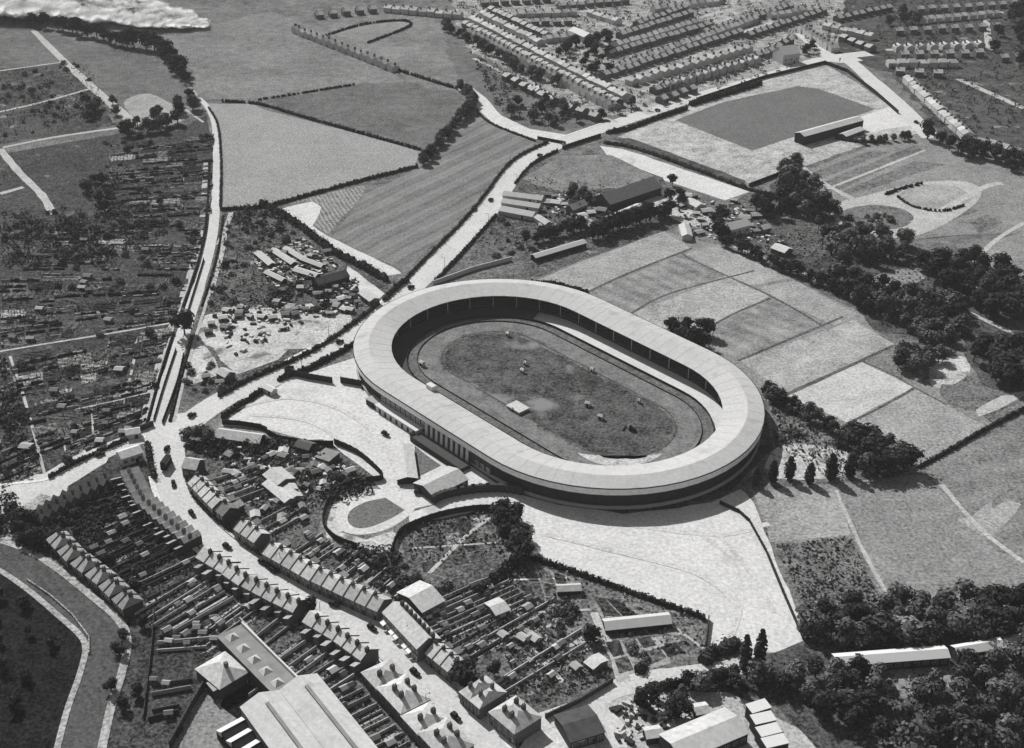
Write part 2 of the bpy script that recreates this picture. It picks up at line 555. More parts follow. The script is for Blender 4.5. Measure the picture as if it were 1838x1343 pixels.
sheet('bare_ground', [(1675, 650), (1730, 640), (1740, 670), (1700, 695), (1670, 690)], M['sand'], sm=3)
sheet('woodland_floor', [(1330, 440), (1360, 370), (1400, 305), (1500, 370), (1500, 430), (1640, 440), (1760, 470), (1900, 540), (1900, 720), (1760, 690), (1720, 600), (1640, 600), (1560, 590), (1540, 555), (1420, 480)], M['scrub'], rag=3)
sheet('bare_ground', [(1560, 500), (1640, 480), (1660, 500), (1600, 520)], M['field'], sm=3)
sheet('field', [(1690, 690), (1760, 700), (1840, 710), (1780, 740), (1700, 725)], M['fieldd'], sm=2)
sheet('field', [(1750, 470), (1790, 430), (1900, 420), (1900, 530), (1840, 515), (1770, 500)], M['field'], sm=3)
sheet('path', [(1750, 735), (1800, 712), (1845, 700), (1845, 706), (1790, 735), (1755, 748)], M['path'])

sheet('field_strip', [(1715, 938), (1800, 893), (1840, 905), (1765, 965)], M['fieldl'], rag=2)
sheet('field_strip', [(1660, 850), (1760, 800), (1790, 815), (1690, 872)], M['pasture'], rag=2)
sheet('field_strip', [(1770, 900), (1850, 855), (1850, 880), (1790, 915)], M['pasture'], rag=2)

# -- football ground and park beyond
sheet('terrace_ground', [(1110, 245), (1240, 190), (1380, 140), (1480, 115), (1540, 150), (1630, 215), (1650, 240), (1550, 262), (1440, 300), (1345, 330), (1250, 300)], M['ash'])
sheet('football_pitch', [(1212, 216), (1300, 183), (1432, 155), (1470, 160), (1570, 196), (1460, 235), (1350, 271)], M['pitch'])
sheet('bare_ground', [(1545, 210), (1600, 190), (1640, 225), (1550, 240)], M['gravel'])
sheet('path', [(1075, 262), (1120, 268), (1250, 312), (1345, 345), (1300, 360), (1180, 320), (1100, 290)], M['gravel'])
sheet('rough_ground', [(1100, 250), (1130, 248), (1340, 325), (1335, 338), (1240, 306)], M['scrub'])
sheet('allotment_field', [(1440, 310), (1550, 265), (1660, 240), (1840, 310), (1900, 340), (1900, 420), (1770, 420), (1640, 430), (1510, 420), (1500, 370)], M['field'], rag=2)
for q in (((1470, 330), (1640, 262), (1660, 270), (1500, 345)), ((1500, 350), (1640, 290), (1700, 295), (1560, 340)), ((1440, 318), (1560, 272), (1600, 272), (1460, 326)),
          ((1740, 400), (1770, 385), (1800, 400), (1760, 420)), ((1700, 380), (1740, 370), (1755, 380), (1700, 398))):
    sheet('allotment_plot', list(q), M['fieldd'])
sheet('path', [(1490, 370), (1560, 350), (1640, 330), (1720, 325), (1760, 340), (1740, 375), (1640, 425), (1530, 420), (1505, 400)], M['path'], sm=4)
sheet('flower_bed', [(1506, 390), (1520, 376), (1570, 368), (1620, 376), (1640, 392), (1620, 408), (1570, 414), (1530, 408)], M['fieldd'], sm=4)
sheet('lawn', [(1612, 352), (1640, 336), (1690, 330), (1735, 345), (1740, 362), (1700, 377), (1650, 376), (1622, 366)], M['fieldl'], sm=4)

# -- farm and works by the main road
sheet('yard', [(885, 400), (950, 300), (1060, 270), (1190, 320), (1230, 400), (1190, 415), (1040, 468), (955, 500), (830, 500), (850, 440)], M['garden'], rag=1)
sheet('field', [(935, 320), (1010, 278), (1100, 280), (1175, 315), (1120, 335), (1010, 345), (985, 340)], M['pasture'], rag=1.5)
sheet('yard', [(1150, 355), (1230, 350), (1290, 380), (1300, 420), (1220, 400)], M['sand'], rag=1)
sheet('yard', [(1290, 380), (1350, 345), (1480, 380), (1480, 460), (1380, 455), (1300, 430)], M['garden'], rag=2)
sheet('verge', [(780, 512), (850, 470), (940, 470), (945, 490), (880, 500)], M['fieldd'])

# -- housing estate at the top
sheet('garden_ground', [(800, -20), (1560, -20), (1500, 105), (1180, 205), (1060, 212), (840, 90)], M['estate'], rag=3)
sheet('garden_ground', [(1520, -20), (1900, -20), (1900, 300), (1690, 245), (1600, 130), (1500, 100)], M['scrub'], rag=3)

# -- lower left: the terraces and gardens
sheet('garden_ground', [(270, 790), (330, 790), (470, 790), (580, 790), (680, 860), (590, 880), (565, 965), (700, 1070), (960, 1010), (1000, 1165), (1120, 1222), (1060, 1343), (940, 1400), (300, 1400), (230, 1290), (260, 1100)], M['garden'])
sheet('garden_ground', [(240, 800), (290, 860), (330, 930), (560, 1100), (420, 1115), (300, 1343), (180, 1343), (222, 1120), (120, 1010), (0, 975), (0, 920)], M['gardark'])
sheet('wood_floor', [(-60, 1010), (30, 1020), (100, 1070), (160, 1140), (165, 1200), (120, 1400), (-60, 1400)], M['black'])  # corner light falloff painted as near-black ground
sheet('yard', [(400, 1180), (420, 1115), (470, 1180), (480, 1240), (425, 1343), (310, 1343), (345, 1260)], M['field'], rag=.5)
sheet('black_yard', [(418, 1215), (468, 1200), (482, 1238), (432, 1296), (398, 1268)], M['black'], rag=.6)  # near-black sheet over part of the yard
sheet('yard', [(960, 1300), (1000, 1300), (1090, 1230), (1140, 1215), (1200, 1290), (1200, 1343), (900, 1400)], M['gravel'], rag=.5)
sheet('yard', [(1080, 1240), (1200, 1240), (1280, 1230), (1340, 1260), (1400, 1290), (1500, 1343), (1060, 1400)], M['path'], rag=1)
sheet('woodland_floor', [(1440, 1150), (1445, 1100), (1580, 1085), (1900, 1070), (1900, 1400), (1520, 1400), (1400, 1270), (1330, 1240), (1140, 1235), (1130, 1222), (1320, 1200)], M['scrub'], rag=2)
sheet('lawn', [(1590, 1190), (1700, 1180), (1730, 1230), (1620, 1250)], M['field'], rag=1.5)

# ------------------------------------------------------------------ roads and paths
PLOUGH = [(300, 800), (345, 755), (410, 712), (470, 690), (560, 642), (640, 600), (705, 548), (765, 492), (835, 425), (880, 372), (912, 325), (945, 290), (1000, 260), (1095, 226), (1240, 178), (1370, 140), (1475, 108), (1560, 96)]
ribbon('road', PLOUGH, 14, M['road'])
ribbon('pavement', PLOUGH[3:14], 1.6, M['pave'], h=.12, off=7.6)
HIGH = [(300, 745), (300, 785), (302, 830), (318, 890), (350, 940), (420, 1000), (500, 1050), (560, 1074), (630, 1108), (690, 1150), (760, 1220), (850, 1320), (910, 1400)]
ribbon('road', HIGH, [17, 15, 13, 13, 13, 14], M['road'])
hw = smooth(W(HIGH), 6)
ribbon_w('pavement', hw[14:], 2.2, M['pave'], h=.12, off=8.0)
ribbon_w('pavement', hw[14:], 2.2, M['pave'], h=.12, off=-8.0)
ribbon('road', [(-40, 900), (40, 890), (100, 862), (170, 820), (240, 790), (300, 775)], [24, 22, 16, 11, 12], M['road'])
ribbon('pavement', [(-40, 878), (30, 868), (80, 862), (120, 842), (200, 805), (262, 785)], 1.8, M['pave'], h=.12)
ribbon('lane', [(0, 975), (40, 925), (85, 890)], 7, M['pavek'])
LANE = [(335, 150), (352, 172), (372, 192), (385, 225), (389, 290), (387, 350), (383, 410), (372, 465), (352, 530), (330, 595), (306, 675), (284, 760)]
ribbon('lane', LANE, [3, 4, 5, 6, 7, 8], M['road'])
ribbon('footpath', LANE[4:], 3.2, M['path'], off=-7.2)
ribbon('footpath', LANE[6:9], 2.6, M['path'], off=7.6)
ribbon('footpath', LANE[8:], 1.6, M['path'], off=7.0)
ribbon('footpath', [(415, 382), (405, 410), (392, 440)], 3, M['path'])
ribbon('lane', [(60, 55), (110, 105), (175, 165), (245, 225)], [5, 6, 7, 8], M['path'])
for pts, w in (([(-20, 205), (70, 185), (160, 160)], 3), ([(-20, 130), (110, 112)], 2.5), ([(5, 265), (100, 246), (212, 230)], 3.5), ([(0, 268), (35, 310), (75, 350), (95, 385)], 5),
               ([(0, 348), (42, 336)], 4), ([(-10, 633), (80, 618), (180, 602), (310, 580)], 1.6), ([(18, 640), (45, 720), (80, 850)], 1.3),
               ([(110, 740), (200, 722), (272, 704)], 1.1), ([(245, 600), (240, 650), (225, 712)], 1.2), ([(85, 672), (105, 655), (130, 640)], 1.2), ([(165, 730), (168, 800)], .9),
               ([(330, 195), (365, 220)], 2), ([(215, 720), (217, 775)], .9), ([(110, 770), (118, 812)], .9), ([(112, 588), (150, 586)], .9)):
    ribbon('footpath', pts, w, M['path'])
sheet('lane', [(822, 158), (838, 152), (870, 175), (900, 208), (950, 232), (1015, 242), (1005, 256), (960, 250), (905, 232), (880, 218), (850, 188)], M['gravel'])
ribbon('road', [(1475, 106), (1520, 108), (1570, 150), (1620, 195), (1672, 248)], [9, 12, 14, 14], M['road'])
ribbon('road', [(1440, 60), (1470, 85), (1500, 108), (1540, 105)], 14, M['road'])
ribbon('road', [(850, 25), (905, 55), (1000, 110), (1070, 152), (1150, 195), (1170, 205)], 8, M['path'])
ribbon('lane', [(850, 105), (930, 145), (990, 182), (1060, 205), (1110, 220)], 3.5, M['path'])
for pts in ([(1010, 105), (1150, 60), (1300, 20)], [(1075, 140), (1220, 95), (1420, 30)], [(1155, 165), (1300, 120), (1420, 80)], [(870, 20), (980, 72), (1020, 68)], [(1590, 90), (1790, 84)], [(1660, 35), (1800, 22)], [(1720, 142), (1838, 195)], [(1770, 30), (1775, 90)]):
    ribbon('road', pts, 6, M['path'])
BLRD = [(-40, 985), (20, 1005), (75, 1040), (130, 1085), (178, 1128), (190, 1160), (180, 1210), (160, 1270), (145, 1330), (130, 1400)]
ribbon('road', BLRD, 11.5, M['roadd'])
bl = smooth(W(BLRD), 6)
ribbon_w('pavement', bl, 3.0, M['pavek'], h=.12, off=7.4)
ribbon_w('pavement', bl, 2.2, M['pavek'], h=.12, off=-7.0)
ribbon('lane', [(960, 1300), (1050, 1268), (1100, 1240), (1150, 1224), (1220, 1212), (1330, 1195), (1350, 1170)], [8, 8, 9, 8, 8], M['road'])
ribbon('lane', [(1120, 1225), (1105, 1180), (1085, 1145), (1066, 1100)], [5, 4, 3], M['path'])
ribbon('lane', [(1060, 1265), (1100, 1300), (1110, 1343)], 6, M['road'])
ribbon('footpath', [(875, 1040), (920, 1090), (985, 1150)], 2.2, M['path'])
ribbon('footpath', [(1005, 1165), (1040, 1150), (1085, 1145)], 3, M['path'])
ribbon('footpath', [(905, 1042), (1020, 1038)], .9, M['pave'])
ribbon('footpath', [(1690, 870), (1760, 950), (1838, 1010)], 2.2, M['path'])
ribbon('footpath', [(1500, 880), (1545, 980), (1600, 1080)], 1.6, M['path'])
ribbon('footpath', [(1440, 300), (1480, 330), (1545, 365)], 4, M['path'])
ribbon('footpath', [(1478, 342), (1560, 310), (1660, 270)], 2.5, M['path'])
ribbon('footpath', [(1640, 400), (1700, 372), (1770, 335), (1800, 330)], 5, M['path'])
ribbon('footpath', [(1745, 470), (1790, 430), (1838, 400)], 3, M['path'])
ribbon('footpath', [(1735, 560), (1800, 590), (1838, 610)], 3, M['path'])
ribbon('footpath', [(1310, 440), (1400, 475), (1470, 500)], 2.5, M['path'])

for pts, w in (([(1052, 526), (1130, 490), (1242, 446)], 1.6), ([(1128, 566), (1200, 528), (1354, 486)], 1.2), ([(1225, 455), (1251, 471), (1382, 531), (1478, 586)], 1.3), ([(1265, 592), (1320, 562), (1382, 536)], 1.3),
               ([(1325, 648), (1394, 619), (1513, 569)], 1.5), ([(1408, 710), (1470, 682), (1545, 648), (1605, 620)], 2.0), ([(1522, 760), (1580, 732), (1642, 696)], 1.2), ([(1545, 648), (1600, 672), (1645, 698), (1700, 728)], 1.0)):
    ribbon('ditch', pts, w, M['ditch'])
for pts, w in (([(1380, 940), (1300, 960), (1180, 950), (1060, 930), (960, 910)], 2.5), ([(1390, 1100), (1340, 1020), (1290, 960)], 2.2), ([(1310, 1150), (1330, 1080), (1310, 1000), (1240, 950)], 2.0), ([(420, 735), (520, 715), (620, 740), (690, 800), (720, 880)], 2.4), ([(450, 745), (560, 760), (660, 830)], 2.0), ([(980, 960), (1100, 990), (1250, 1030), (1330, 1090)], 2.2)):
    ribbon('wheel_track', pts, w, M['track'])
# allotment plots: each bed its own sheet with its own rows
def bil(q, u, v):
    a, b, c, d = [Vector(p) for p in q]
    return a.lerp(b, u).lerp(d.lerp(c, u), v)

plot_pts = []
for quad, nu, nv in ((((10, 640), (312, 586), (272, 700), (48, 752)), 9, 3), (((48, 756), (270, 706), (262, 762), (85, 842)), 7, 3), (((0, 490), (345, 490), (315, 576), (0, 626)), 10, 4),
                     (((130, 400), (375, 390), (350, 485), (40, 485)), 8, 4), (((200, 260), (385, 240), (380, 385), (180, 395)), 6, 6), (((0, 640), (10, 640), (80, 845), (0, 880)), 1, 4)):
    nv = int(nv * 2.2)
    for j in range(nv):
        cuts = [0.0]
        while cuts[-1] < 1:
            cuts.append(cuts[-1] + U(.7, 2.2) / nu)
        cuts[-1] = 1.0
        for u0, u1 in zip(cuts[:-1], cuts[1:]):
            for v0, v1 in (((0, 1),) if R() < .5 else ((0, U(.35, .65)),) * 1 + ((U(.66, .7), 1),)):
                if R() < .22 or u1 - u0 < .02:
                    continue
                g0, g1 = (u1 - u0) * U(.01, .06), U(.01, .05)
                cs = [bil(quad, a, (j + b) / nv) for a, b in ((u0 + g0, v0 + g1), (u1 - g0, v0 + g1), (u1 - g0, v1 - g1), (u0 + g0, v1 - g1))]
                w = [q + Vector((U(-.5, .5), U(-.5, .5))) for q in W(cs)]
                sheet_w('allotment_plot', w, random.choice(M['plots']))
                plot_pts.append(w)

# vegetable rows on the plots: countless small plants, one mass
mb = MB()
for w in plot_pts:
    al = R() < .5
    n = random.randint(3, 8)
    for k in range(n):
        if R() < .25:
            continue
        t = (k + .5) / n
        a, b = (w[0].lerp(w[3], t), w[1].lerp(w[2], t)) if al else (w[0].lerp(w[1], t), w[3].lerp(w[2], t))
        L = (b - a).length
        hh = U(.25, 1.3)
        for s in range(int(L / .9)):
            if R() < .2:
                continue
            p = a.lerp(b, (s + R()) / (L / .9))
            mb.leaf((p.x + U(-.2, .2), p.y + U(-.2, .2), hh * U(.4, 1.1)), U(.35, .7), (U(-1, 1), U(-1, 1), U(.1, 1)))
o = mb.build('vegetable_rows', M['crop'])
o["kind"] = 'stuff'

# bean rows, currant hedges and low boundary fences round the plots: one mass
mb = MB()


def bean(a, b, w_, h_):
    L = (b - a).length
    ang = math.atan2(b.y - a.y, b.x - a.x)
    k = 0.0
    while k < L:
        st = min(U(1.5, 4), L - k)
        if R() < .85 and st > .3:
            Mx = Matrix.Translation((a.x + math.cos(ang) * k, a.y + math.sin(ang) * k, 0)) @ Matrix.Rotation(ang + U(-.05, .05), 4, 'Z')
            mb.box(0, st, -w_ * U(.6, 1), w_ * U(.6, 1), 0, h_ * U(.6, 1.2), 0 if R() < .8 else 1, Mx)
        k += st


for w in plot_pts:
    if R() < .6:
        bean(w[3], w[2], U(.25, .6), U(.6, 1.7))
    if R() < .4:
        bean(w[0], w[3], U(.2, .5), U(.5, 1.5))
    if R() < .3:
        bean(w[0].lerp(w[3], .5), w[1].lerp(w[2], .5), U(.2, .5), U(.4, 1.3))
o = mb.build('bean_rows', [M['hedge'], M['shedroof']])
o["kind"] = 'stuff'

# tussocks and weeds on rough ground: one mass
mb = MB()
for quad, n in ((((-20, 130), (160, 115), (210, 225), (-20, 260)), 900), (((0, 390), (280, 390), (200, 480), (0, 480)), 900), (((400, 385), (540, 425), (480, 560), (370, 560)), 800),
                (((725, 950), (880, 915), (915, 1000), (740, 1010)), 350), (((1390, 720), (1600, 830), (1500, 865), (1390, 800)), 700), (((1390, 980), (1525, 965), (1580, 1080), (1445, 1090)), 700),
                (((1340, 450), (1500, 380), (1820, 540), (1600, 590)), 1800), (((970, 1010), (1265, 1115), (1260, 1180), (1000, 1150)), 260), (((360, 800), (570, 800), (650, 870), (500, 960)), 900),
                (((850, 440), (950, 320), (1180, 330), (1000, 470)), 700), (((1450, 1100), (1838, 1080), (1838, 1343), (1540, 1343)), 1200)):
    for i in range(n):
        p = G(bil(quad, R(), R()))
        mb.leaf((p.x, p.y, U(.2, 1.0)), U(.4, 1.0), (U(-1, 1), U(-1, 1), U(.2, 1)))
o = mb.build('undergrowth', M['crop'])
o["kind"] = 'stuff'

# ------------------------------------------------------------------ the stadium
SC, SA = Vector((18.0, 546.0)), math.radians(-48.4)
SL = 37.6
SU, SV = Vector((math.cos(SA), math.sin(SA))), Vector((-math.sin(SA), math.cos(SA)))
stad = thing('stadium', 'large oval greyhound and speedway stadium ringed by a pale continuous stand roof', 'stadium', (SC.x, SC.y, 0), SA)


def oval_stations(arc=28, st=12):
    """(spine point x, normal) round the oval, counter-clockwise from the south end of the south-west straight."""
    out = []
    for i in range(st):
        out.append((-SL + 2 * SL * i / st, (0.0, -1.0)))
    for i in range(arc):
        a = -math.pi / 2 + math.pi * i / arc
        out.append((SL, (math.cos(a), math.sin(a))))
    for i in range(st):
        out.append((SL - 2 * SL * i / st, (0.0, 1.0)))
    for i in range(arc):
        a = math.pi / 2 + math.pi * i / arc
        out.append((-SL, (math.cos(a), math.sin(a))))
    return out


ST = oval_stations()


def oval_p(k, r, z):
    x, n = ST[k % len(ST)]
    return (x + n[0] * r, n[1] * r, z)


def ring(name, prof, mat, closed=True, k0=0, k1=None, parent=stad, sx=1.0, ox=0.0):
    """Sweep a cross-section (r, z) round the oval."""
    mb = MB()
    N = len(ST)
    k1 = N if k1 is None else k1
    full = k1 - k0 == N
    rows = []
    for k in range(k0, k1 if full else k1 + 1):
        rows.append(len(mb.v))
        mb.v += [(ST[k % N][0] * (sx - 1) + ox + q[0], q[1], q[2]) for q in (oval_p(k, r, z) for r, z in prof)]
    m = len(prof)
    cnt = len(rows)
    for i in range(cnt if full else cnt - 1):
        a, b = rows[i], rows[(i + 1) % cnt]
        for j in range(m if closed else m - 1):
            jj = (j + 1) % m
            mb.f.append((a + j, a + jj, b + jj, b + j))
            mb.m.append(0)
    if closed and not full:
        mb.f.append(tuple(rows[0] + j for j in range(m)))
        mb.f.append(tuple(rows[-1] + j for j in reversed(range(m))))
        mb.m += [0, 0]
    return mb.build(name, mat, parent)


def oval_sheet(name, r, mat, z, sx=1.0, ox=0.0, wob=0.0):
    w_ = lambda: U(-wob, wob)
    pts = []
    for k in range(len(ST)):
        x, n = ST[k]
        rr = r + w_()
        pts.append((x * sx + ox + n[0] * rr, n[1] * rr))
    mb = MB()
    mb.face([(p[0], p[1], z) for p in pts])
    return mb.build(name, mat, stad)


Z0 = 1.0
oval_sheet('concourse', 54.5, M['apron'], Z0)
oval_sheet('greyhound_track', 43.2, M['turfd'], Z0 + .05, sx=1.12, ox=2.2)
oval_sheet('speedway_track', 38.0, M['dirt'], Z0 + .10, sx=1.12, ox=2.2)
oval_sheet('worn_turf', 27.6, M['wornturf'], Z0 + .13, sx=1.12, ox=2.2, wob=1.3)
oval_sheet('infield', 25.2, M['infield'], Z0 + .16, sx=1.12, ox=2.2, wob=1.1)
# scuffed bend of the dirt track at the south-east end
mb = MB()
pa, pb = [], []
for i in range(19):
    a = math.radians(-80 + 75 * i / 18)
    wd = 4.2 * math.sin(math.pi * i / 18) + .1
    pa.append((SL + 6.5 + math.cos(a) * (30 + wd), math.sin(a) * (30 + wd), Z0 + .13))
    pb.append((SL + 6.5 + math.cos(a) * (30 - wd), math.sin(a) * (30 - wd), Z0 + .13))
for i in range(18):
    mb.face([pb[i], pb[i + 1], pa[i + 1], pa[i]])
mb.build('scuffed_bend', M['dirtl'], stad)
ring('track_fence', [(43.1, Z0), (43.3, Z0), (43.3, Z0 + 1.3), (43.1, Z0 + 1.3)], M['timber'], sx=1.12, ox=2.2)
ring('speedway_fence', [(38.0, Z0), (38.15, Z0), (38.15, Z0 + .7), (38.0, Z0 + .7)], M['timber'], sx=1.12, ox=2.2)
ring('inner_rail', [(26.2, Z0 + .5), (26.32, Z0 + .5), (26.32, Z0 + .7), (26.2, Z0 + .7)], M['step'], sx=1.12, ox=2.2)
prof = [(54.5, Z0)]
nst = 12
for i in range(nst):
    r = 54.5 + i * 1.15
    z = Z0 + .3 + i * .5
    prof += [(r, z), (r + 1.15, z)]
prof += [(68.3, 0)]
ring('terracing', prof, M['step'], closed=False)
ring('apron_shade', [(44.0, Z0 + .03), (49.0, Z0 + .5), (54.5, Z0 + 1.0), (54.5, Z0 + .03)], M['step'], k0=56, k1=81)  # roof shade on the concourse put in as a dark sloping ring
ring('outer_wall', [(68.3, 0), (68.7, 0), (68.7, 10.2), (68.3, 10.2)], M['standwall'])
ring('base_plinth', [(68.7, 0), (69.3, 0), (69.3, 1.6), (68.7, 1.6)], M['conc'])
ring('roof', [(51.7, 10.0), (62.6, 12.5), (70.0, 11.0), (70.0, 10.75), (62.6, 12.2), (51.7, 9.72)], M['standroof'])
rb = MB()
for k in range(len(ST)):
    x, n = ST[k]
    tn = (-n[1], n[0])
    pr_ = [(x + n[0] * r + tn[0] * s_ * .09, n[1] * r + tn[1] * s_ * .09, z) for s_ in (-1, 1) for r, z in ((51.9, 10.05), (62.6, 12.5), (69.9, 11.02))]
    for a, b_ in ((0, 1), (1, 2)):
        A, B, C, D = pr_[a], pr_[b_], pr_[b_ + 3], pr_[a + 3]
        rb.hull([A, B, C, D], [(q[0], q[1], q[2] + .05) for q in (A, B, C, D)])
o = rb.build('roof_seams', M['standroof'], stad)
o["kind"] = 'stuff'
ring('eaves_fascia', [(69.5, 7.6), (69.95, 7.6), (69.95, 10.72), (69.5, 10.72)], M['fascia'])
ring('gutter', [(70.0, 10.6), (70.35, 10.6), (70.35, 11.0), (70.0, 11.0)], M['timber'])
col = MB()
col.box(-.16, .16, -.16, .16, Z0 + .2, 10.3)
colm = col.mesh('column', M['steel'])
tr = MB()
tr.box(-.1, .1, -.1, .1, 0, 1)
for k in range(0, len(ST), 2):
    p = oval_p(k, 55.2, 0)
    c = link('column', colm, stad, p, math.atan2(ST[k][1][1], ST[k][1][0]))
    q = oval_p(k, 66.0, 0)
    c = link('column', colm, stad, q, math.atan2(ST[k][1][1], ST[k][1][0]))
# club house front on the south-west straight: window strip, tall white piers, small windows
fr = MB()
fr.box(-40, 38, -69.45, -68.7, 1.6, 7.6)
fr.build('clubhouse_front', M['brickd'], stad)
wf = MB()
wf.box(-1.25, 1.25, -.25, 0, 0, 3.0)
wfm = wf.mesh('window_frame', M['white'])
pn = MB()
for a, b in ((-1.05, -.1), (.1, 1.05)):
    for z0, z1 in ((.25, 1.35), (1.55, 2.75)):
        pn.box(a, b, -.29, -.25, z0, z1)
pnm = pn.mesh('pane', M['glass'])
for i in range(9):
    w_ = link('window', wfm, stad, (-38 + i * 3.7, -69.45, 3.7))
    link('pane', pnm, w_)
pr = MB()
pr.hull([(-.95, -.9, 0), (.95, -.9, 0), (.6, 0, 0), (-.6, 0, 0)], [(-.75, -.5, 6.4), (.75, -.5, 6.4), (.75, 0, 6.4), (-.75, 0, 6.4)])
prm = pr.mesh('pier', M['white'])
for i in range(9):
    link('pier', prm, stad, (-5.5 + i * 3.5, -69.45, 1.0))
for i in range(3):
    w_ = link('window', wfm, stad, (28.5 + i * 3.6, -69.45, 2.0), 0, (.75, 1, .75))
    link('pane', pnm, w_)
tb = MB()
tb.box(-8, 26, -77, -71, 0, 1.9)
tb.build('club_terrace', M['step'], stad)
tb = MB()
tb.box(-8.2, 26.2, -77.25, -77.0, 0, 2.7)
tb.build('club_terrace_parapet', M['brickd'], stad)
an = MB()
an.box(-39, -9, -73.2, -69.3, 0, 3.2)
an.build('entrance_annexe', M['render'], stad)
an = MB()
an.box(-39.4, -8.6, -73.6, -69.46, 3.2, 3.5)
an.build('annexe_roof', M['white'], stad)
dm = MB()
dm.box(-.7, .7, -.12, 0, 0, 2.2)
dmm = dm.mesh('door', M['timber'])
for i in range(7):
    link('door', dmm, stad, (-36 + i * 4.2, -73.2, 0))
hb = MB()
hb.box(-2.2, 2.2, -1.4, 1.4, 0, 2.4)
hb.build('roof_hut', M['white'], stad, (-24, -52.2, 10.1))


def spt(x, y, z=0):
    p = SC + SU * x + SV * y
    return (p.x, p.y, z)


# things standing on the infield
def kiosk(x, y, l, w, h, label, name='hut', cat='hut', rz=0, roofm='roofp', flat=False):
    if not flat:
        l, w, h = l * .72, w * .72, h * .8
    t = thing(name, label, cat, spt(x, y, Z0 + .15), SA + rz)
    b = MB()
    b.box(-l / 2, l / 2, -w / 2, w / 2, 0, h)
    b.build('wall', M['render'], t)
    b = MB()
    if flat:
        b.box(-l / 2 - .3, l / 2 + .3, -w / 2 - .3, w / 2 + .3, h, h + .25)
    else:
        b.hull([(-l / 2 - .3, -w / 2 - .3, h), (l / 2 + .3, -w / 2 - .3, h), (l / 2 + .3, w / 2 + .3, h), (-l / 2 - .3, w / 2 + .3, h)],
               [(-l / 2, -.05, h + .8), (l / 2, -.05, h + .8), (l / 2, .05, h + .8), (-l / 2, .05, h + .8)])
    b.build('roof', M[roofm], t)
    b = MB()
    b.box(-.5, .5, -w / 2 - .08, -w / 2, 0, 2)
    b.build('door', M['timber'], t)
    return t


kiosk(4.5, -24.5, 8.5, 6, 1.2, 'largest white flat-roofed stand on the near edge of the stadium infield', 'judges_stand', 'stand', flat=True)
kiosk(-57, -32, 3.6, 2.4, 2.4, 'small white hut beside the dirt track at the left bend')
kiosk(-52, 19.4, 2.4, 2, 2.2, 'tiny white kiosk on the far left bend of the infield', 'kiosk', 'kiosk')
kiosk(-19.4, 0, 2.6, 2, 2, 'small white hut in the middle of the dark infield', 'hut', 'hut')
kiosk(-24, 6, 2, 1.6, 1.8, 'tiny white box just beyond the hut in the middle of the infield', 'kiosk', 'kiosk')
kiosk(2.4, 25.7, 2, 2, 2, 'white kiosk on the far rim of the infield', 'kiosk', 'kiosk')
kiosk(23.8, 1.5, 3.4, 2.4, 2.3, 'white-roofed hut in the right half of the infield, left one of two', 'hut', 'hut', .5)
kiosk(35.9, -2.1, 3.2, 2.2, 2.3, 'white-roofed hut in the right half of the infield, right one of two', 'hut', 'hut', .3)
kiosk(37.6, 21.4, 1.8, 1.6, 1.8, 'tiny pale kiosk by the far right end of the infield', 'kiosk', 'kiosk')

# ------------------------------------------------------------------ vehicles


def car_proto(label, mat, l=4.2, w=1.7, h=1.75):
    t = thing('car', label, 'car')
    b = MB()
    b.hull([(-l / 2, -w / 2, .4), (l / 2, -w / 2, .4), (l / 2, w / 2, .4), (-l / 2, w / 2, .4)], [(-l / 2, -w / 2, 1.05), (l / 2, -w * .36, 1.0), (l / 2, w * .36, 1.0), (-l / 2, w / 2, 1.05)])
    b.build('body', mat, t)
    b = MB()
    b.hull([(-l * .42, -w * .46, 1.05), (l * .12, -w * .46, 1.05), (l * .12, w * .46, 1.05), (-l * .42, w * .46, 1.05)], [(-l * .38, -w * .42, h), (l * .06, -w * .42, h), (l * .06, w * .42, h), (-l * .38, w * .42, h)])
    b.build('cabin', mat, t)
    wm = MB()
    wm.cone((0, -.1, 0), (0, .1, 0), .38, .38, 10)
    wmm = wm.mesh('wheel', M['tyre'])
    for sx in (-1, 1):
        for sy in (-1, 1):
            link('wheel', wmm, t, (sx * l * .33, sy * w * .48, .38))
    return t


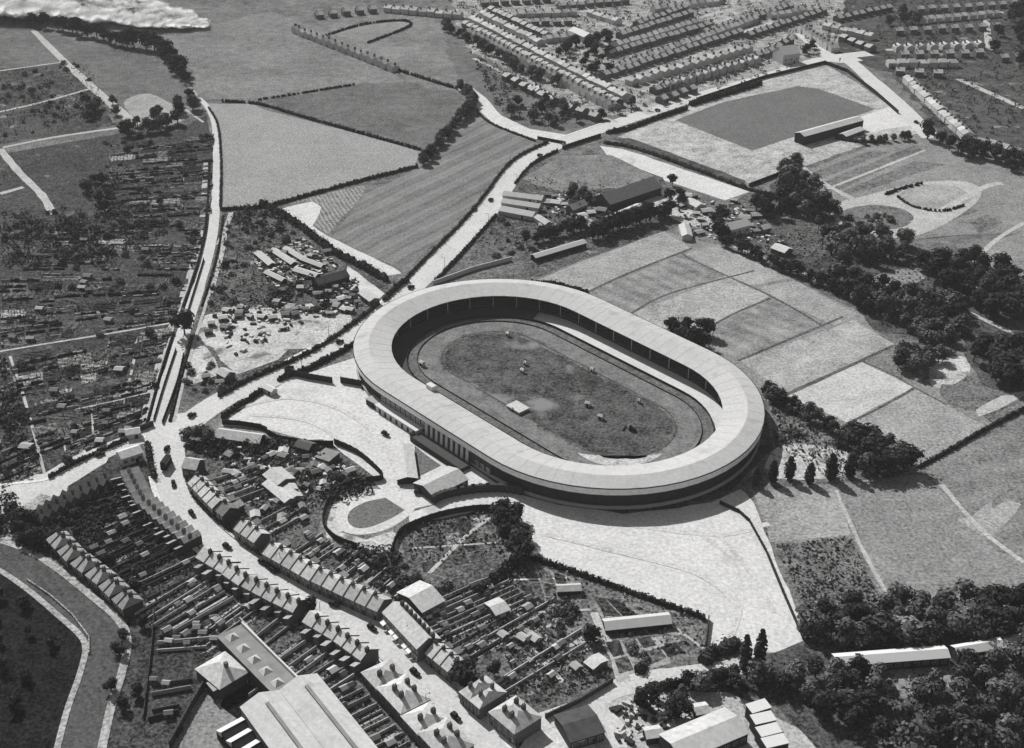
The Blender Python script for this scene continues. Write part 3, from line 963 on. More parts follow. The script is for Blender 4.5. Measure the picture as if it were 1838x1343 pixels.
CARS = [((881, 361), (.55, .83), 'dark motor car driving on the wide road beside the greenhouse'), ((852, 378), (.55, .83), 'dark motor car at the road edge just below the greenhouse'),
        ((969, 281), (.75, .6), 'dark motor car on the bend of the wide road above the farm field'), ((1010, 258), (.9, .4), 'dark motor car on the road where the pale lane joins it'),
        ((300, 808), (.1, 1), 'dark motor car at the middle of the road junction'), ((345, 748), (.6, .6), 'dark motor car in the mouth of the wide road beside the junction bush'),
        ((472, 1012), (.8, -.6), 'leading dark motor car of three on the shopping street'), ((484, 1020), (.8, -.6), 'middle dark motor car of three on the shopping street'),
        ((492, 1027), (.8, -.6), 'last dark motor car of three on the shopping street'), ((692, 782), (.7, -.6), 'dark motor car by the corner of the pale club drive'),
        ((742, 786), (.5, -.8), 'dark motor car parked at the head of the long hut'), ((752, 886), (.8, .2), 'dark motor car beside the pavilion with the sloping roof'),
        ((1645, 222), (.5, -.6), 'dark motor car on the road past the football ground'), ((320, 1318), (.3, 1), 'dark motor car standing in the depot yard'),
        ((312, 872), (.3, -1), 'dark motor car highest on the shopping street below the bus'), ((345, 925), (.6, -.8), 'dark motor car on the shopping street beside the pale inner bend terrace'), ((408, 984), (.8, -.6), 'dark motor car on the shopping street by the three-house terrace'),
        ((600, 1088), (.9, -.4), 'dark motor car on the shopping street outside the dark-fronted terrace'), ((668, 1130), (.7, -.7), 'dark motor car on the shopping street just above the parade'), ((745, 1210), (.7, -.7), 'dark motor car on the shopping street below the parade'),
        ((818, 1290), (.65, -.75), 'dark motor car nearest the bottom of the shopping street'), ((520, 663), (.8, .5), 'dark motor car on the wide road by the stadium car park hedge'), ((610, 616), (.8, .5), 'dark motor car on the wide road approaching the stadium end'),
        ((738, 518), (.7, .7), 'dark motor car on the wide road just past the stadium end'), ((180, 818), (.9, .4), 'dark motor car on the side road by the sooty gabled row'), ((1180, 200), (.9, .35), 'dark motor car on the wide road beside the football ground')]
cp = None
for (px, dr, lab) in CARS:
    p = G(px)
    rz = math.atan2(dr[1], dr[0])
    if cp is None:
        cp = car_proto(lab, M['veh'])
        cp.location = (p.x, p.y, .35)
        cp.rotation_euler = (0, 0, rz)
        cp["group"] = 'motor cars on the roads'
    else:
        dup(cp, (p.x, p.y, .35), rz, (1, 1, 1), lab, 'motor cars on the roads')
# double-deck bus at the junction
p = G((300, 838))
bus = thing('bus', 'dark double-deck bus entering the shopping street from the junction', 'bus', (p.x, p.y, .3), 1.4)
b = MB()
b.box(-4, 3.2, -1.15, 1.15, .5, 2.5)
b.build('lower_deck', M['veh'], bus)
b = MB()
b.box(-3.9, 2.8, -1.12, 1.12, 2.5, 4.3)
b.build('upper_deck', M['veh'], bus)
b = MB()
b.box(3.2, 4.3, -.6, .6, .5, 1.6)
b.build('bonnet', M['veh'], bus)
b = MB()
for i in range(6):
    for s in (-1, 1):
        b.box(-3.6 + i * 1.05, -2.8 + i * 1.05, s * 1.13 - .03, s * 1.13 + .03, 3.0, 3.8)
b.build('window', M['glass'], bus)
wm = MB()
wm.cone((0, -.14, 0), (0, .14, 0), .5, .5, 10)
wmm = wm.mesh('wheel', M['tyre'])
for sx in (-2.6, 2.9):
    for sy in (-1, 1):
        link('wheel', wmm, bus, (sx, sy * 1.05, .5))
lp = thing('street_lamp', 'lamp', 'street lamp')
b = MB()
b.cone((0, 0, 0), (0, 0, 7.5), .16, .09, 6)
b.build('pole', M['timber'], lp)
b = MB()
b.cone((0, 0, 7.4), (1.5, 0, 7.7), .06, .05, 5)
b.build('arm', M['timber'], lp)
b = MB()
b.cone((1.5, 0, 7.65), (1.5, 0, 7.2), .12, .28, 8)
b.build('lantern', M['steel'], lp)
k = 0
for line, lo, off, gname in ((smooth(W(HIGH), 6), 12, 7.4, 'the shopping street'), (smooth(W(PLOUGH[2:12]), 6), 2, -7.6, 'the wide road')):
    for i, (p, d_) in enumerate(walk(line[lo:], 33)):
        q = p + Vector((-d_.y, d_.x)) * off * (1 if i % 2 else -1)
        rz = math.atan2(p.y - q.y, p.x - q.x)
        lab = 'dark lamp post along ' + gname
        if k == 0:
            lp.location, lp.rotation_euler = (q.x, q.y, .3), (0, 0, rz)
            lp["label"], lp["group"] = lab, 'lamp posts along ' + gname
        else:
            dup(lp, (q.x, q.y, .3), rz, (1, 1, 1), lab, 'lamp posts along ' + gname)
        k += 1
# tractor with roller on the scuffed bend
t = thing('tractor', 'dark tractor dragging a grader over the scuffed bend of the dirt track', 'tractor', spt(52.4, 1.5, Z0 + .15), SA + .4)
b = MB()
b.box(-1.2, 1.6, -.5, .5, .7, 1.5)
b.build('body', M['veh'], t)
b = MB()
b.box(-1.3, -.3, -.6, .6, 1.5, 2.6)
b.build('cab', M['veh'], t)
b = MB()
b.box(-4.2, -3.6, -2.2, 2.2, .2, .6)
b.box(-3.6, -1.2, -.08, .08, .5, .7)
b.build('grader', M['timber'], t)
for x, r in ((-.8, .75), (1.2, .45)):
    wm = MB()
    wm.cone((0, -.15, 0), (0, .15, 0), r, r, 10)
    wmm = wm.mesh('wheel', M['tyre'])
    for s in (-1, 1):
        link('wheel', wmm, t, (x, s * .7, r))

# ------------------------------------------------------------------ houses


def gable_walls(mb, x0, x1, y0, y1, h, rh, axis='x'):
    if axis == 'x':
        ym = (y0 + y1) / 2
        a = [(x0, y0, 0), (x0, y1, 0), (x0, y1, h), (x0, ym, h + rh), (x0, y0, h)]
        b = [(x1, p[1], p[2]) for p in a]
    else:
        xm = (x0 + x1) / 2
        a = [(x1, y0, 0), (x0, y0, 0), (x0, y0, h), (xm, y0, h + rh), (x1, y0, h)]
        b = [(p[0], y1, p[2]) for p in a]
    mb.hull(a, b)


def gable_roof(mb, x0, x1, y0, y1, h, rh, axis='x', o=.3, oe=.0, t=.18):
    if axis == 'x':
        ym = (y0 + y1) / 2
        sl = rh / ((y1 - y0) / 2)
        prof = [(y0 - o, h - o * sl), (ym, h + rh), (y1 + o, h - o * sl)]
        mk = lambda x, dz: [(x, y, z + dz) for y, z in prof]
        A, B = mk(x0 - oe, .02), mk(x1 + oe, .02)
        C, D = mk(x0 - oe, t), mk(x1 + oe, t)
    else:
        xm = (x0 + x1) / 2
        sl = rh / ((x1 - x0) / 2)
        prof = [(x0 - o, h - o * sl), (xm, h + rh), (x1 + o, h - o * sl)]
        mk = lambda y, dz: [(x, y, z + dz) for x, z in prof]
        A, B = mk(y1 + oe, .02), mk(y0 - oe, .02)
        C, D = mk(y1 + oe, t), mk(y0 - oe, t)
    for i in (0, 1):
        mb.hull([A[i], B[i], B[i + 1], A[i + 1]], [C[i], D[i], D[i + 1], C[i + 1]])


def hip_roof(mb, x0, x1, y0, y1, h, rh, o=.35, inset=None):
    x0 -= o
    x1 += o
    y0 -= o
    y1 += o
    ym = (y0 + y1) / 2
    k = (y1 - y0) / 2 if inset is None else inset
    A, B, C, D = (x0, y0, h), (x1, y0, h), (x1, y1, h), (x0, y1, h)
    E, F = (x0 + k, ym, h + rh), (x1 - k, ym, h + rh)
    n = len(mb.v)
    mb.v += [A, B, C, D, E, F]
    for f in ((0, 1, 5, 4), (1, 2, 5), (2, 3, 4, 5), (3, 0, 4), (3, 2, 1, 0)):
        mb.f.append(tuple(n + i for i in f))
        mb.m.append(0)


def chimney(parent, x, y, z0, z1, sx=.45, sy=.8, pots=2):
    b = MB()
    b.box(-sx, sx, -sy, sy, z0, z1)
    b.box(-sx - .1, sx + .1, -sy - .1, sy + .1, z1, z1 + .2)
    c = b.build('chimney', M['chim'], parent, (x, y, 0))
    b = MB()
    for i in range(pots):
        yy = -sy * .6 + i * (1.2 * sy / max(1, pots - 1))
        b.cone((0, yy, z1 + .2), (0, yy, z1 + .8), .14, .11, 6)
    b.build('chimney_pot', M['pot'], c)
    return c


_wm = {}


def window(parent, x, y, z, w=1.1, h=1.4, side=-1):
    key = (round(w, 2), round(h, 2), side)
    if key not in _wm:
        a = MB()
        a.box(-w / 2, w / 2, min(0, side * .08), max(0, side * .08), 0, h)
        g = MB()
        y0 = side * .10
        for i in (0, 1):
            for j in (0, 1):
                g.box(-w / 2 + .1 + i * (w / 2 - .05), -.05 + i * (w / 2 - .05), min(y0, y0 - .03), max(y0, y0 + .0), .1 + j * (h / 2 - .03), h / 2 - .05 + j * (h / 2 - .03))
        _wm[key] = (a.mesh('window', M['white']), g.mesh('pane', M['glass']))
    o = link('window', _wm[key][0], parent, (x, y, z))
    link('pane', _wm[key][1], o)
    return o


def terrace_proto(name, w, d, h, rh, roofm, wallm, ext=True, axis='x', cat='house', far=False, bay=False, chim=True):
    t = thing(name, 'house', cat)
    b = MB()
    gable_walls(b, -w / 2 + .01, w / 2 - .01, -d / 2, d / 2, h, rh, axis)
    b.build('wall', wallm, t)
    b = MB()
    gable_roof(b, -w / 2, w / 2, -d / 2, d / 2, h, rh, axis, o=.3 if axis == 'x' else .05)
    r = b.build('roof', roofm, t)
    if chim:
        if far:
            c = MB()
            c.box(-.5, .5, -.8, .8, h + rh * .5, h + rh + 1.3)
            c.build('chimney', M['chim'], r, (-w / 2 + .6, 0, 0))
        else:
            c = MB()
            c.box(-.45, .45, -.7, .7, h + rh * .4, h + rh + 1.3)
            for i in (-1, 1):
                c.cone((0, i * .35, h + rh + 1.3), (0, i * .35, h + rh + 1.9), .14, .11, 6)
            c.build('chimney', M['chim'], r, (-w / 2 + .7, .6, 0))
    if far:
        return t
    if axis == 'x':
        b = MB()
        sl = rh / (d / 2)
        for s in (-1, 1):
            b.hull([(-w / 2 - .14, s * (d / 2 + .3), h - .3 * sl), (-w / 2 + .14, s * (d / 2 + .3), h - .3 * sl), (-w / 2 + .14, 0, h + rh), (-w / 2 - .14, 0, h + rh)],
                   [(-w / 2 - .14, s * (d / 2 + .3), h + .45 - .3 * sl), (-w / 2 + .14, s * (d / 2 + .3), h + .45 - .3 * sl), (-w / 2 + .14, 0, h + rh + .45), (-w / 2 - .14, 0, h + rh + .45)])
        b.build('party_wall', M['party'], t)
    for x in (-w * .22, w * .24):
        window(t, x, -d / 2, h - 2.0)
    window(t, -w * .2, -d / 2, .9, 1.5, 1.6)
    b = MB()
    b.box(-.5, .5, -.1, 0, 0, 2.1)
    b.build('door', M['timber'], t, (w * .28, -d / 2, 0))
    window(t, w * .22, d / 2, h - 2.0, side=1)
    if ext:
        e = 4.2
        b = MB()
        x0, x1 = -w / 2 + .2, 0
        b.hull([(x0, d / 2, 0), (x1, d / 2, 0), (x1, d / 2 + e, 0), (x0, d / 2 + e, 0)], [(x0, d / 2, h - .4), (x1, d / 2, h - 1.4), (x1, d / 2 + e, h - 1.4), (x0, d / 2 + e, h - .4)])
        x = b.build('rear_extension', wallm, t)
        b = MB()
        b.hull([(x0 - .1, d / 2 + .02, h - .36), (x1 + .25, d / 2 + .02, h - 1.44), (x1 + .25, d / 2 + e + .2, h - 1.44), (x0 - .1, d / 2 + e + .2, h - .36)],
               [(x0 - .1, d / 2 + .02, h - .2), (x1 + .25, d / 2 + .02, h - 1.28), (x1 + .25, d / 2 + e + .2, h - 1.28), (x0 - .1, d / 2 + e + .2, h - .2)])
        b.build('extension_roof', M['roofm'], x)
    return t


def hip_proto(name, w, d, h, rh, roofm, wallm, chims, inset=None, nwin=4):
    t = thing(name, 'house', 'house')
    b = MB()
    b.box(-w / 2, w / 2, -d / 2, d / 2, 0, h)
    b.build('wall', wallm, t)
    b = MB()
    hip_roof(b, -w / 2, w / 2, -d / 2, d / 2, h + .01, rh, inset=inset)
    r = b.build('roof', roofm, t)
    for x, y in chims:
        c = MB()
        zr = h + rh * (1 - abs(y) / (d / 2))
        c.box(-.55, .55, -.75, .75, zr - .5, zr + 2.1)
        for i in (-1, 1):
            c.cone((0, i * .4, zr + 2.1), (0, i * .4, zr + 2.8), .16, .12, 6)
        c.build('chimney', M['chim'], r, (x, y, 0))
    for i in range(nwin):
        x = -w / 2 + w * (i + .5) / nwin
        window(t, x, -d / 2, h - 2.1, 1.4, 1.5)
        window(t, x, -d / 2, .9, 1.6, 1.7)
        window(t, x, d / 2, h - 2.1, 1.1, 1.3, side=1)
    for i in (-1, 1):
        b = MB()
        b.box(-.5, .5, -.1, 0, 0, 2.1)
        b.build('door', M['timber'], t, (i * w * .25 + 1.2, -d / 2 - .001, 0))
    return t


_used = {}
HOUSES = [0]


def put(proto, loc, rz, sc, label, group):
    HOUSES[0] += 1
    if proto.name not in _used:
        _used[proto.name] = 1
        proto.location = loc
        proto.rotation_euler = (0, 0, rz)
        proto.scale = sc
        proto["label"] = label
        if group:
            proto["group"] = group
        return proto
    return dup(proto, loc, rz, sc, label, group)


def row(proto, w, pts, toward, lab, group, z=6.0, n=None, gap=0.0, shared=False, skip=(), jit=0.0, off=0.0):
    """Houses along a ridge line traced at height z; fronts face the photograph spot `toward`."""
    line = [G(p, z) for p in pts]
    tw = G(toward)
    L = sum((b - a).length for a, b in zip(line[:-1], line[1:]))
    n = n or max(1, round(L / (w + gap)))
    st = walk(line, L / n * .9999)[:n]
    out = []
    for i, (p, d) in enumerate(st):
        if i in skip:
            continue
        q = p + d * (L / n / 2)
        nn = Vector((d.y, -d.x))
        if nn.dot(tw - q) < 0:
            nn = -nn
        rz = math.atan2(nn.y, nn.x) + math.pi / 2
        s = (L / n - gap) / w
        q = q + nn * off
        o = put(proto, (q.x + U(-jit, jit), q.y + U(-jit, jit), 0), rz + (U(-.05, .05) if jit else 0), (s, 1 + (U(-.08, .08) if jit else 0), 1 + (U(-.1, .1) if jit else 0)), lab if shared else lab.format(ORD[i]), group)
        out.append((q, nn, L / n))
    return out


P_east = terrace_proto('terraced_house', 5, 7.6, 4.8, 2.3, M['roofp'], M['brick'])
P_west = terrace_proto('terraced_house', 5.2, 8.4, 4.8, 2.4, M['roofs'], M['brick'])
P_dark = terrace_proto('terraced_house', 5.2, 7.6, 4.8, 2.3, M['roofd'], M['brickd'])
P_gab = terrace_proto('gabled_house', 4.6, 8, 4.2, 1.6, M['roofs'], M['brickd'], axis='y')
P_gabk = terrace_proto('gabled_house', 7, 8, 3.8, 2.4, M['roofk'], M['brickd'], axis='y', ext=False)
P_semi = hip_proto('semi_detached_house', 11.4, 8, 4.4, 2.6, M['roofm'], M['brickd'], [(-3.2, .5), (3.2, .5)], inset=2.4)
b = MB()
for s_ in (-1, 1):
    b.hull([(-.16, s_ * 4.4, 4.4), (.16, s_ * 4.4, 4.4), (.16, 0, 7.0), (-.16, 0, 7.0)], [(-.16, s_ * 4.4, 4.75), (.16, s_ * 4.4, 4.75), (.16, 0, 7.4), (-.16, 0, 7.4)])
b.build('party_wall', M['party'], P_semi)
P_h4 = hip_proto('hipped_house', 15, 11.5, 5.6, 3.0, M['roofs'], M['brick'], [(-2.6, -2.6), (1.6, -2.6), (-2.6, 2.4), (1.6, 2.4)])
P_h2 = hip_proto('hipped_house', 10.5, 11.5, 5.2, 2.7, M['roofs'], M['brick'], [(-1.2, -2.6), (-1.2, 2.4)], inset=4.6, nwin=3)

gard = []   # (start point, direction away from street, spacing) for garden walls
ga = row(P_east, 5, [(351, 856), (396, 903)], (310, 890), '{} pale-roofed terraced house from the junction on the inner bend of the shopping street', 'pale terrace on the inner bend', n=5)
gard += [(q, -n_, s, 22, 'pale terrace on the inner bend') for q, n_, s in ga]
row(P_dark, 5.2, [(400, 905), (414, 916)], (340, 950), 'dark-roofed terraced house closing the pale terrace on the inner bend', None, n=1)
ga = row(P_east, 5, [(432, 937), (470, 962)], (380, 990), '{} house of the short three-house terrace beyond the gap on the inner bend', 'three-house terrace by the gap', n=3)
gard += [(q, -n_, s, 20, 'three-house terrace by the gap') for q, n_, s in ga]
ga = row(P_west, 5.2, [(484, 979), (560, 1022), (615, 1048), (690, 1082)], (500, 1060), '{} slate-roofed house down the long dark-fronted terrace facing the shopping street', 'dark-fronted long terrace')
gard += [(q, -n_, s, 15, 'dark-fronted long terrace') for q, n_, s in ga]
ga = row(P_west, 5.2, [(366, 986), (400, 1006), (435, 1030), (490, 1059), (541, 1084)], (480, 1010), '{} slate-roofed house from the upper end of the terrace backing towards the depot', 'terrace backing towards the depot')
gard += [(q, -n_, s, 30, 'terrace backing towards the depot') for q, n_, s in ga]
ga = row(P_east, 5, [(556, 1101), (610, 1133), (664, 1172)], (680, 1110), '{} pale-roofed house down the long unbroken terrace opposite the shopping parade', 'unbroken terrace opposite the parade')
gard += [(q, -n_, s, 30, 'unbroken terrace opposite the parade') for q, n_, s in ga]
for (px, pr_, lab) in (((689, 1199), P_h2, 'smaller hipped-roof house between the long terrace and the first four-chimney house'), ((724, 1235), P_h4, 'four-chimney hipped-roof house, upper one of two on the shopping street'),
                       ((762, 1277), P_h2, 'smaller hipped-roof house between the two four-chimney houses'), ((800, 1316), P_h4, 'four-chimney hipped-roof house at the bottom of the shopping street, lower one of two')):
    q = G(px, 8)
    d = (G((800, 1316), 8) - G((689, 1199), 8)).normalized()
    nn = Vector((d.y, -d.x))
    if nn.dot(G((800, 1230)) - q) < 0:
        nn = -nn
    put(pr_, (q.x, q.y, 0), math.atan2(nn.y, nn.x) + math.pi / 2, (1, 1, 1), lab, 'hipped houses on the shopping street')
    for k in (-1, 0, 1):
        gard.append((q + d * k * 4.5, -nn, 4.5, 30, 'hipped houses on the shopping street'))
ga = row(P_semi, 11.4, [(98, 953), (131, 988), (183, 1028), (240, 1082)], (90, 1060), '{} pair of houses from the upper end of the row above the tarred road', 'paired houses above the tarred road', n=6, gap=2.2)
for q, n_, s in ga:
    tang = Vector((-n_.y, n_.x))
    gard += [(q + tang * 3.4, -n_, 6.8, 28, 'paired houses above the tarred road'), (q - tang * 3.4, -n_, 6.8, 28, 'paired houses above the tarred road')]
row(P_gabk, 7, [(60, 925), (110, 893), (188, 852)], (90, 860), '{} sooty gabled house from the lower end of the dark row along the side road', 'sooty gabled row along the side road', n=9)  # shade of the house backs put into dark roof and wall colours
ga = row(P_gab, 4.6, [(230, 836), (243, 862), (258, 890), (285, 915), (345, 962)], (340, 880), '{} gabled house down from the corner where the side road meets the shopping street', 'gabled row down from the corner')
gard += [(q, -n_, s, 24, 'gabled row down from the corner') for q, n_, s in ga]
ga = row(P_east, 5, [(778, 1158), (820, 1192)], (740, 1200), '{} pale house below the parade on the shop side of the street', 'pale houses below the parade', n=3)
gard += [(q, -n_, s, 46, 'pale houses below the parade') for q, n_, s in ga]
ga = row(P_h2, 10.5, [(848, 1216), (885, 1246)], (820, 1270), '{} hipped house below the big dark tree on the shop side of the street', 'hipped houses below the dark tree', n=2, z=8)
gard += [(q, -n_, s / 2, 48, 'hipped houses below the dark tree') for q, n_, s in ga]
row(P_h4, 15, [(902, 1254), (948, 1292)], (870, 1310), 'largest hipped house at the bottom end of the shop side of the street', None, n=1, z=8)

# parade of shops
q0, q1 = G((706, 1084), 8), G((768, 1149), 8)
d = (q1 - q0).normalized()
L = (q1 - q0).length
nn = Vector((d.y, -d.x))
if nn.dot(G((640, 1150)) - q0) < 0:
    nn = -nn
mid = (q0 + q1) / 2
par = thing('shopping_parade', 'long two-storey parade of shops with unbroken pale roof and white shop fronts', 'shop', (mid.x, mid.y, 0), math.atan2(nn.y, nn.x) + math.pi / 2)
b = MB()
gable_walls(b, -L / 2, L / 2, -4.5, 5, 6.2, 2.6)
b.build('wall', M['brick'], par)
b = MB()
gable_roof(b, -L / 2, L / 2, -4.5, 5, 6.2, 2.6, oe=.2)
rf = b.build('roof', M['roofp'], par)
ns = 8
for i in range(ns):
    x = -L / 2 + L * (i + .5) / ns
    b = MB()
    b.box(-L / ns / 2 + .2, L / ns / 2 - .2, -.35, 0, .3, 2.6)
    s = b.build('shop_front', M['white'], par, (x, -4.5, 0))
    b = MB()
    b.box(-L / ns / 2 + .5, -.6, -.4, -.352, .8, 2.3)
    b.box(.6, L / ns / 2 - .5, -.4, -.352, .8, 2.3)
    b.box(-.4, .4, -.4, -.352, .3, 2.3)
    b.build('shop_window', M['glass'], s)
    b = MB()
    b.hull([(-L / ns / 2 + .3, 0, 2.9), (L / ns / 2 - .3, 0, 2.9), (L / ns / 2 - .3, 0, 3.0), (-L / ns / 2 + .3, 0, 3.0)], [(-L / ns / 2 + .3, -1.7, 2.4), (L / ns / 2 - .3, -1.7, 2.4), (L / ns / 2 - .3, -1.7, 2.5), (-L / ns / 2 + .3, -1.7, 2.5)])
    if i % 3 != 1:
        b.build('awning', M['vehl'] if i % 2 else M['fascia'], par, (x, -4.5, 0))
    window(par, x - 1.2, -4.5, 3.9, 1.2, 1.5)
    window(par, x + 1.2, -4.5, 3.9, 1.2, 1.5)
    window(par, x, 5, 3.9, 1.2, 1.5, side=1)
    c = MB()
    c.box(-.5, .5, -.7, .7, 7, 10)
    for k in (-1, 1):
        c.cone((0, k * .35, 10), (0, k * .35, 10.6), .15, .12, 6)
    c.build('chimney', M['chim'], rf, (x + L / ns / 2 - .3, 2.2, 0))
    gard.append((mid + d * x, -nn, L / ns, 42, 'shopping parade'))
# corner building at the head of the parade
q = G((700, 1083), 5)

# garden walls between the back gardens
gw = MB()
gw.box(0, 1, -.16, .16, 0, 1.6)
gw.box(0, 1, -.2, .2, 1.6, 1.75)
gwm = gw.mesh('garden_wall', M['wallbr'])
seen_g = {}
shed_spots, bush_spots = [], []
gwd = gw.mesh('garden_wall', M['brickd'])
for q, nn, s, Lg, rn in gard:
    tang = Vector((-nn.y, nn.x))
    dark = rn.startswith(('paired', 'gabled', 'shaded'))  # rows in the dim corner: light falloff put into darker walls and paths
    a = q + nn * 7.4 + tang * s / 2
    Lw = Lg * U(.8, 1.08)
    if R() < .93:
        o = link('garden_wall', gwd if dark and R() < .8 else gwm, None, (a.x, a.y, 0), math.atan2(nn.y, nn.x) + U(-.015, .015), (Lw, U(.45, .95), U(.65, 1.1)))
        tag(o, 'brick back-garden wall behind the %s' % rn, 'wall', 'garden walls behind the %s' % rn)
    if R() < (.3 if dark else .75):
        k = U(-s * .3, s * .3)
        ribbon_w('garden_path', [q + nn * 8 + tang * k, q + nn * (8 + Lg * U(.5, .95)) + tang * (k + U(-.4, .4))], U(.5, 1.1), M['pavek'] if dark else M['path'])
    for k in range(4):
        u = R()
        p = q + nn * (7.5 + Lg * R() * .95) + tang * U(-s * .35, s * .35)
        if u < (.2 if dark else .5):
            shed_spots.append((p, math.atan2(nn.y, nn.x) + U(-.06, .06), 'behind the ' + rn))
        elif u < .85:
            bush_spots.append((p, 'behind the ' + rn))

for quad, nu, nv in ((((868, 1120), (960, 1135), (1085, 1215), (955, 1268)), 5, 9), (((962, 1016), (1045, 1044), (1050, 1090), (985, 1100)), 3, 3), (((1070, 1120), (1200, 1118), (1262, 1160), (1110, 1215)), 5, 3), (((1065, 1072), (1160, 1078), (1258, 1112), (1085, 1108)), 5, 1), (((890, 1052), (955, 1048), (985, 1140), (960, 1140)), 3, 4),
                     (((460, 850), (575, 830), (640, 860), (520, 935)), 5, 5), (((735, 955), (870, 922), (900, 1000), (760, 1030)), 5, 4)):
    for i in range(nu):
        for j in range(nv):
            if R() < .15:
                continue
            g = U(.03, .1)
            cs = [bil(quad, (i + a) / nu, (j + b_) / nv) for a, b_ in ((g, g), (1 - g, g), (1 - g, 1 - g), (g, 1 - g))]
            sheet_w('garden_plot', [q + Vector((U(-.5, .5), U(-.5, .5))) for q in W(cs)], random.choice(M['plots'] + [M['fieldd'], M['garden']]))
for pts, w in (([(920, 1130), (1010, 1225)], 1.6), ([(900, 1150), (1000, 1120)], 1.4), ([(940, 1200), (1060, 1165)], 1.4), ([(1090, 1120), (1200, 1118)], 1.2), ([(960, 1100), (1060, 1095)], 1.2), ([(1200, 1118), (1262, 1165)], 1.0), ([(770, 1030), (840, 960), (880, 930)], 1.6), ([(740, 985), (890, 975)], 1.0)):
    ribbon('footpath', pts, w, M['path'])

# the plots left of the depot: level rows of walls
n_w = 0
for y in range(1128, 1300, 15):
    t = (y - 1128) / 172
    a, b_ = G((286 - 18 * t + U(-4, 4), y + U(-3, 3))), G((398 - 75 * t + U(-12, 4), y - 12 + U(-3, 3)))
    if R() < .85:
        d_ = b_ - a
        o = link('garden_wall', gwm if R() < .5 else gwd, None, (a.x, a.y, 0), math.atan2(d_.y, d_.x), (d_.length, U(.5, 1), U(.7, 1.1)))
        tag(o, 'garden wall in the dark plots left of the depot', 'wall', 'walls left of the depot')
    for k in range(4):
        p = a.lerp(b_, R()) + Vector((U(-1.5, 1.5), U(-2.5, 2.5)))
        if R() < .4:
            shed_spots.append((p, U(-.2, .2), 'left of the depot'))
        else:
            bush_spots.insert(0, (p, 'left of the depot'))
# plants, washing lines and litter of the back gardens: countless, one mass
mb = MB()
for q, nn, s, Lg, rn in gard:
    tang = Vector((-nn.y, nn.x))
    for row_ in range(3):
        k0 = U(-s * .45, s * .45)
        for i in range(int(Lg * 1.1)):
            if R() < .3:
                continue
            p = q + nn * (7.5 + i / 1.1 + U(-.3, .3)) + tang * (k0 + U(-.5, .5))
            mb.leaf((p.x, p.y, U(.2, 1.6)), U(.3, .8), (U(-1, 1), U(-1, 1), U(.1, 1)))
o = mb.build('garden_plants', M['crop'])
o["kind"] = 'stuff'
mb = MB()
for quad, n in ((((870, 1110), (980, 1130), (1095, 1215), (950, 1270)), 800), (((400, 800), (580, 800), (660, 862), (470, 950)), 1500), (((730, 1060), (860, 1060), (960, 1010), (900, 1080)), 500)):
    for i in range(n):
        p = G(bil(quad, R(), R()))
        mb.leaf((p.x, p.y, U(.2, 1.5)), U(.4, .9), (U(-1, 1), U(-1, 1), U(.1, 1)))
o = mb.build('yard_plants', M['crop'])
o["kind"] = 'stuff'

# far houses
P_far = terrace_proto('villa', 7, 8, 4.2, 1.9, M['rooff'], M['render'], far=True)
P_farg = terrace_proto('villa', 7, 8, 4.2, 2.0, M['rooff'], M['render'], far=True, axis='y')
FAR = [(P_far, [(848, 27), (1126, 168)], (830, 60), 'pale house in the upper rank along the estate avenue', 7, 0.75), (P_farg, [(842, 50), (1100, 183)], (900, 60), 'gabled pale house in the lower rank along the estate avenue', 7, 1.875),
       (P_far, [(867, 18), (972, 70)], (850, 60), 'pale house in the short rank behind the estate avenue', 7, 0.75), (P_far, [(925, 19), (1036, 16)], (980, 60), 'pale house in the level rank at the top of the estate', 7, 1.5),
       (P_far, [(1059, 16), (1111, 33)], (1050, 60), 'pale house in the short slanting rank at the top of the estate', 7, 0.375), (P_far, [(976, 64), (1028, 58)], (1000, 100), 'pale house at the foot of the level estate rank', 7, 1.125),
       (P_far, [(1104, 76), (1257, 31)], (1180, 90), 'pale house in the topmost slanting rank of the estate', 7, 0.75), (P_far, [(1100, 118), (1356, 27)], (1250, 100), 'pale house in the longest slanting rank of the estate', 7, 0.44999999999999996),
       (P_farg, [(1127, 141), (1348, 79)], (1200, 90), 'separate pale villa in the upper spaced rank of the estate', 7, 3.75), (P_farg, [(1189, 149), (1362, 98)], (1250, 170), 'separate pale villa in the lower spaced rank of the estate', 7, 3.75),
       (P_farg, [(1602, 80), (1770, 73)], (1690, 110), 'separate pale villa in the spaced rank at upper right', 7, 6.75), (P_far, [(1592, 107), (1720, 106)], (1650, 85), 'grey house in the faint rank at upper right', 7, 3.0),
       (P_far, [(1645, 30), (1795, 17)], (1700, 60), 'pale house in the farthest rank at upper right', 7, 3.75), (P_far, [(1630, 134), (1740, 238)], (1600, 190), 'pale house in the continuous row facing the football ground road', 7, 0.44999999999999996),
       (P_far, [(1748, 244), (1835, 266)], (1780, 300), 'pale house in the row continuing right from the football ground road', 7, 1.5), (P_farg, [(528, 45), (712, 116)], (640, 60), 'small pale house in the thin row across the upper fields', 7, 5.25),
       (P_far, [(955, 150), (995, 174)], (1000, 140), 'pale house on the thin lane below the estate avenue', 7, 1.5), (P_farg, [(1440, 45), (1500, 82)], (1440, 80), 'pale house by the white hall at the estate corner', 7, 0.75),
       (P_far, [(1170, 12), (1300, -6)], (1230, 40), 'pale house in the blurred rank at the top edge', 7, 2.25), (P_far, [(1380, 22), (1480, 8)], (1430, 60), 'pale house in the blurred rank above the white hall', 7, 2.25),
       (P_far, [(1480, 40), (1570, 60)], (1500, 100), 'pale house above the road corner by the football ground', 7, 2.25), (P_far, [(690, 8), (830, 22)], (760, 40), 'pale house in the blurred rank above the upper fields', 7, 3.0)]
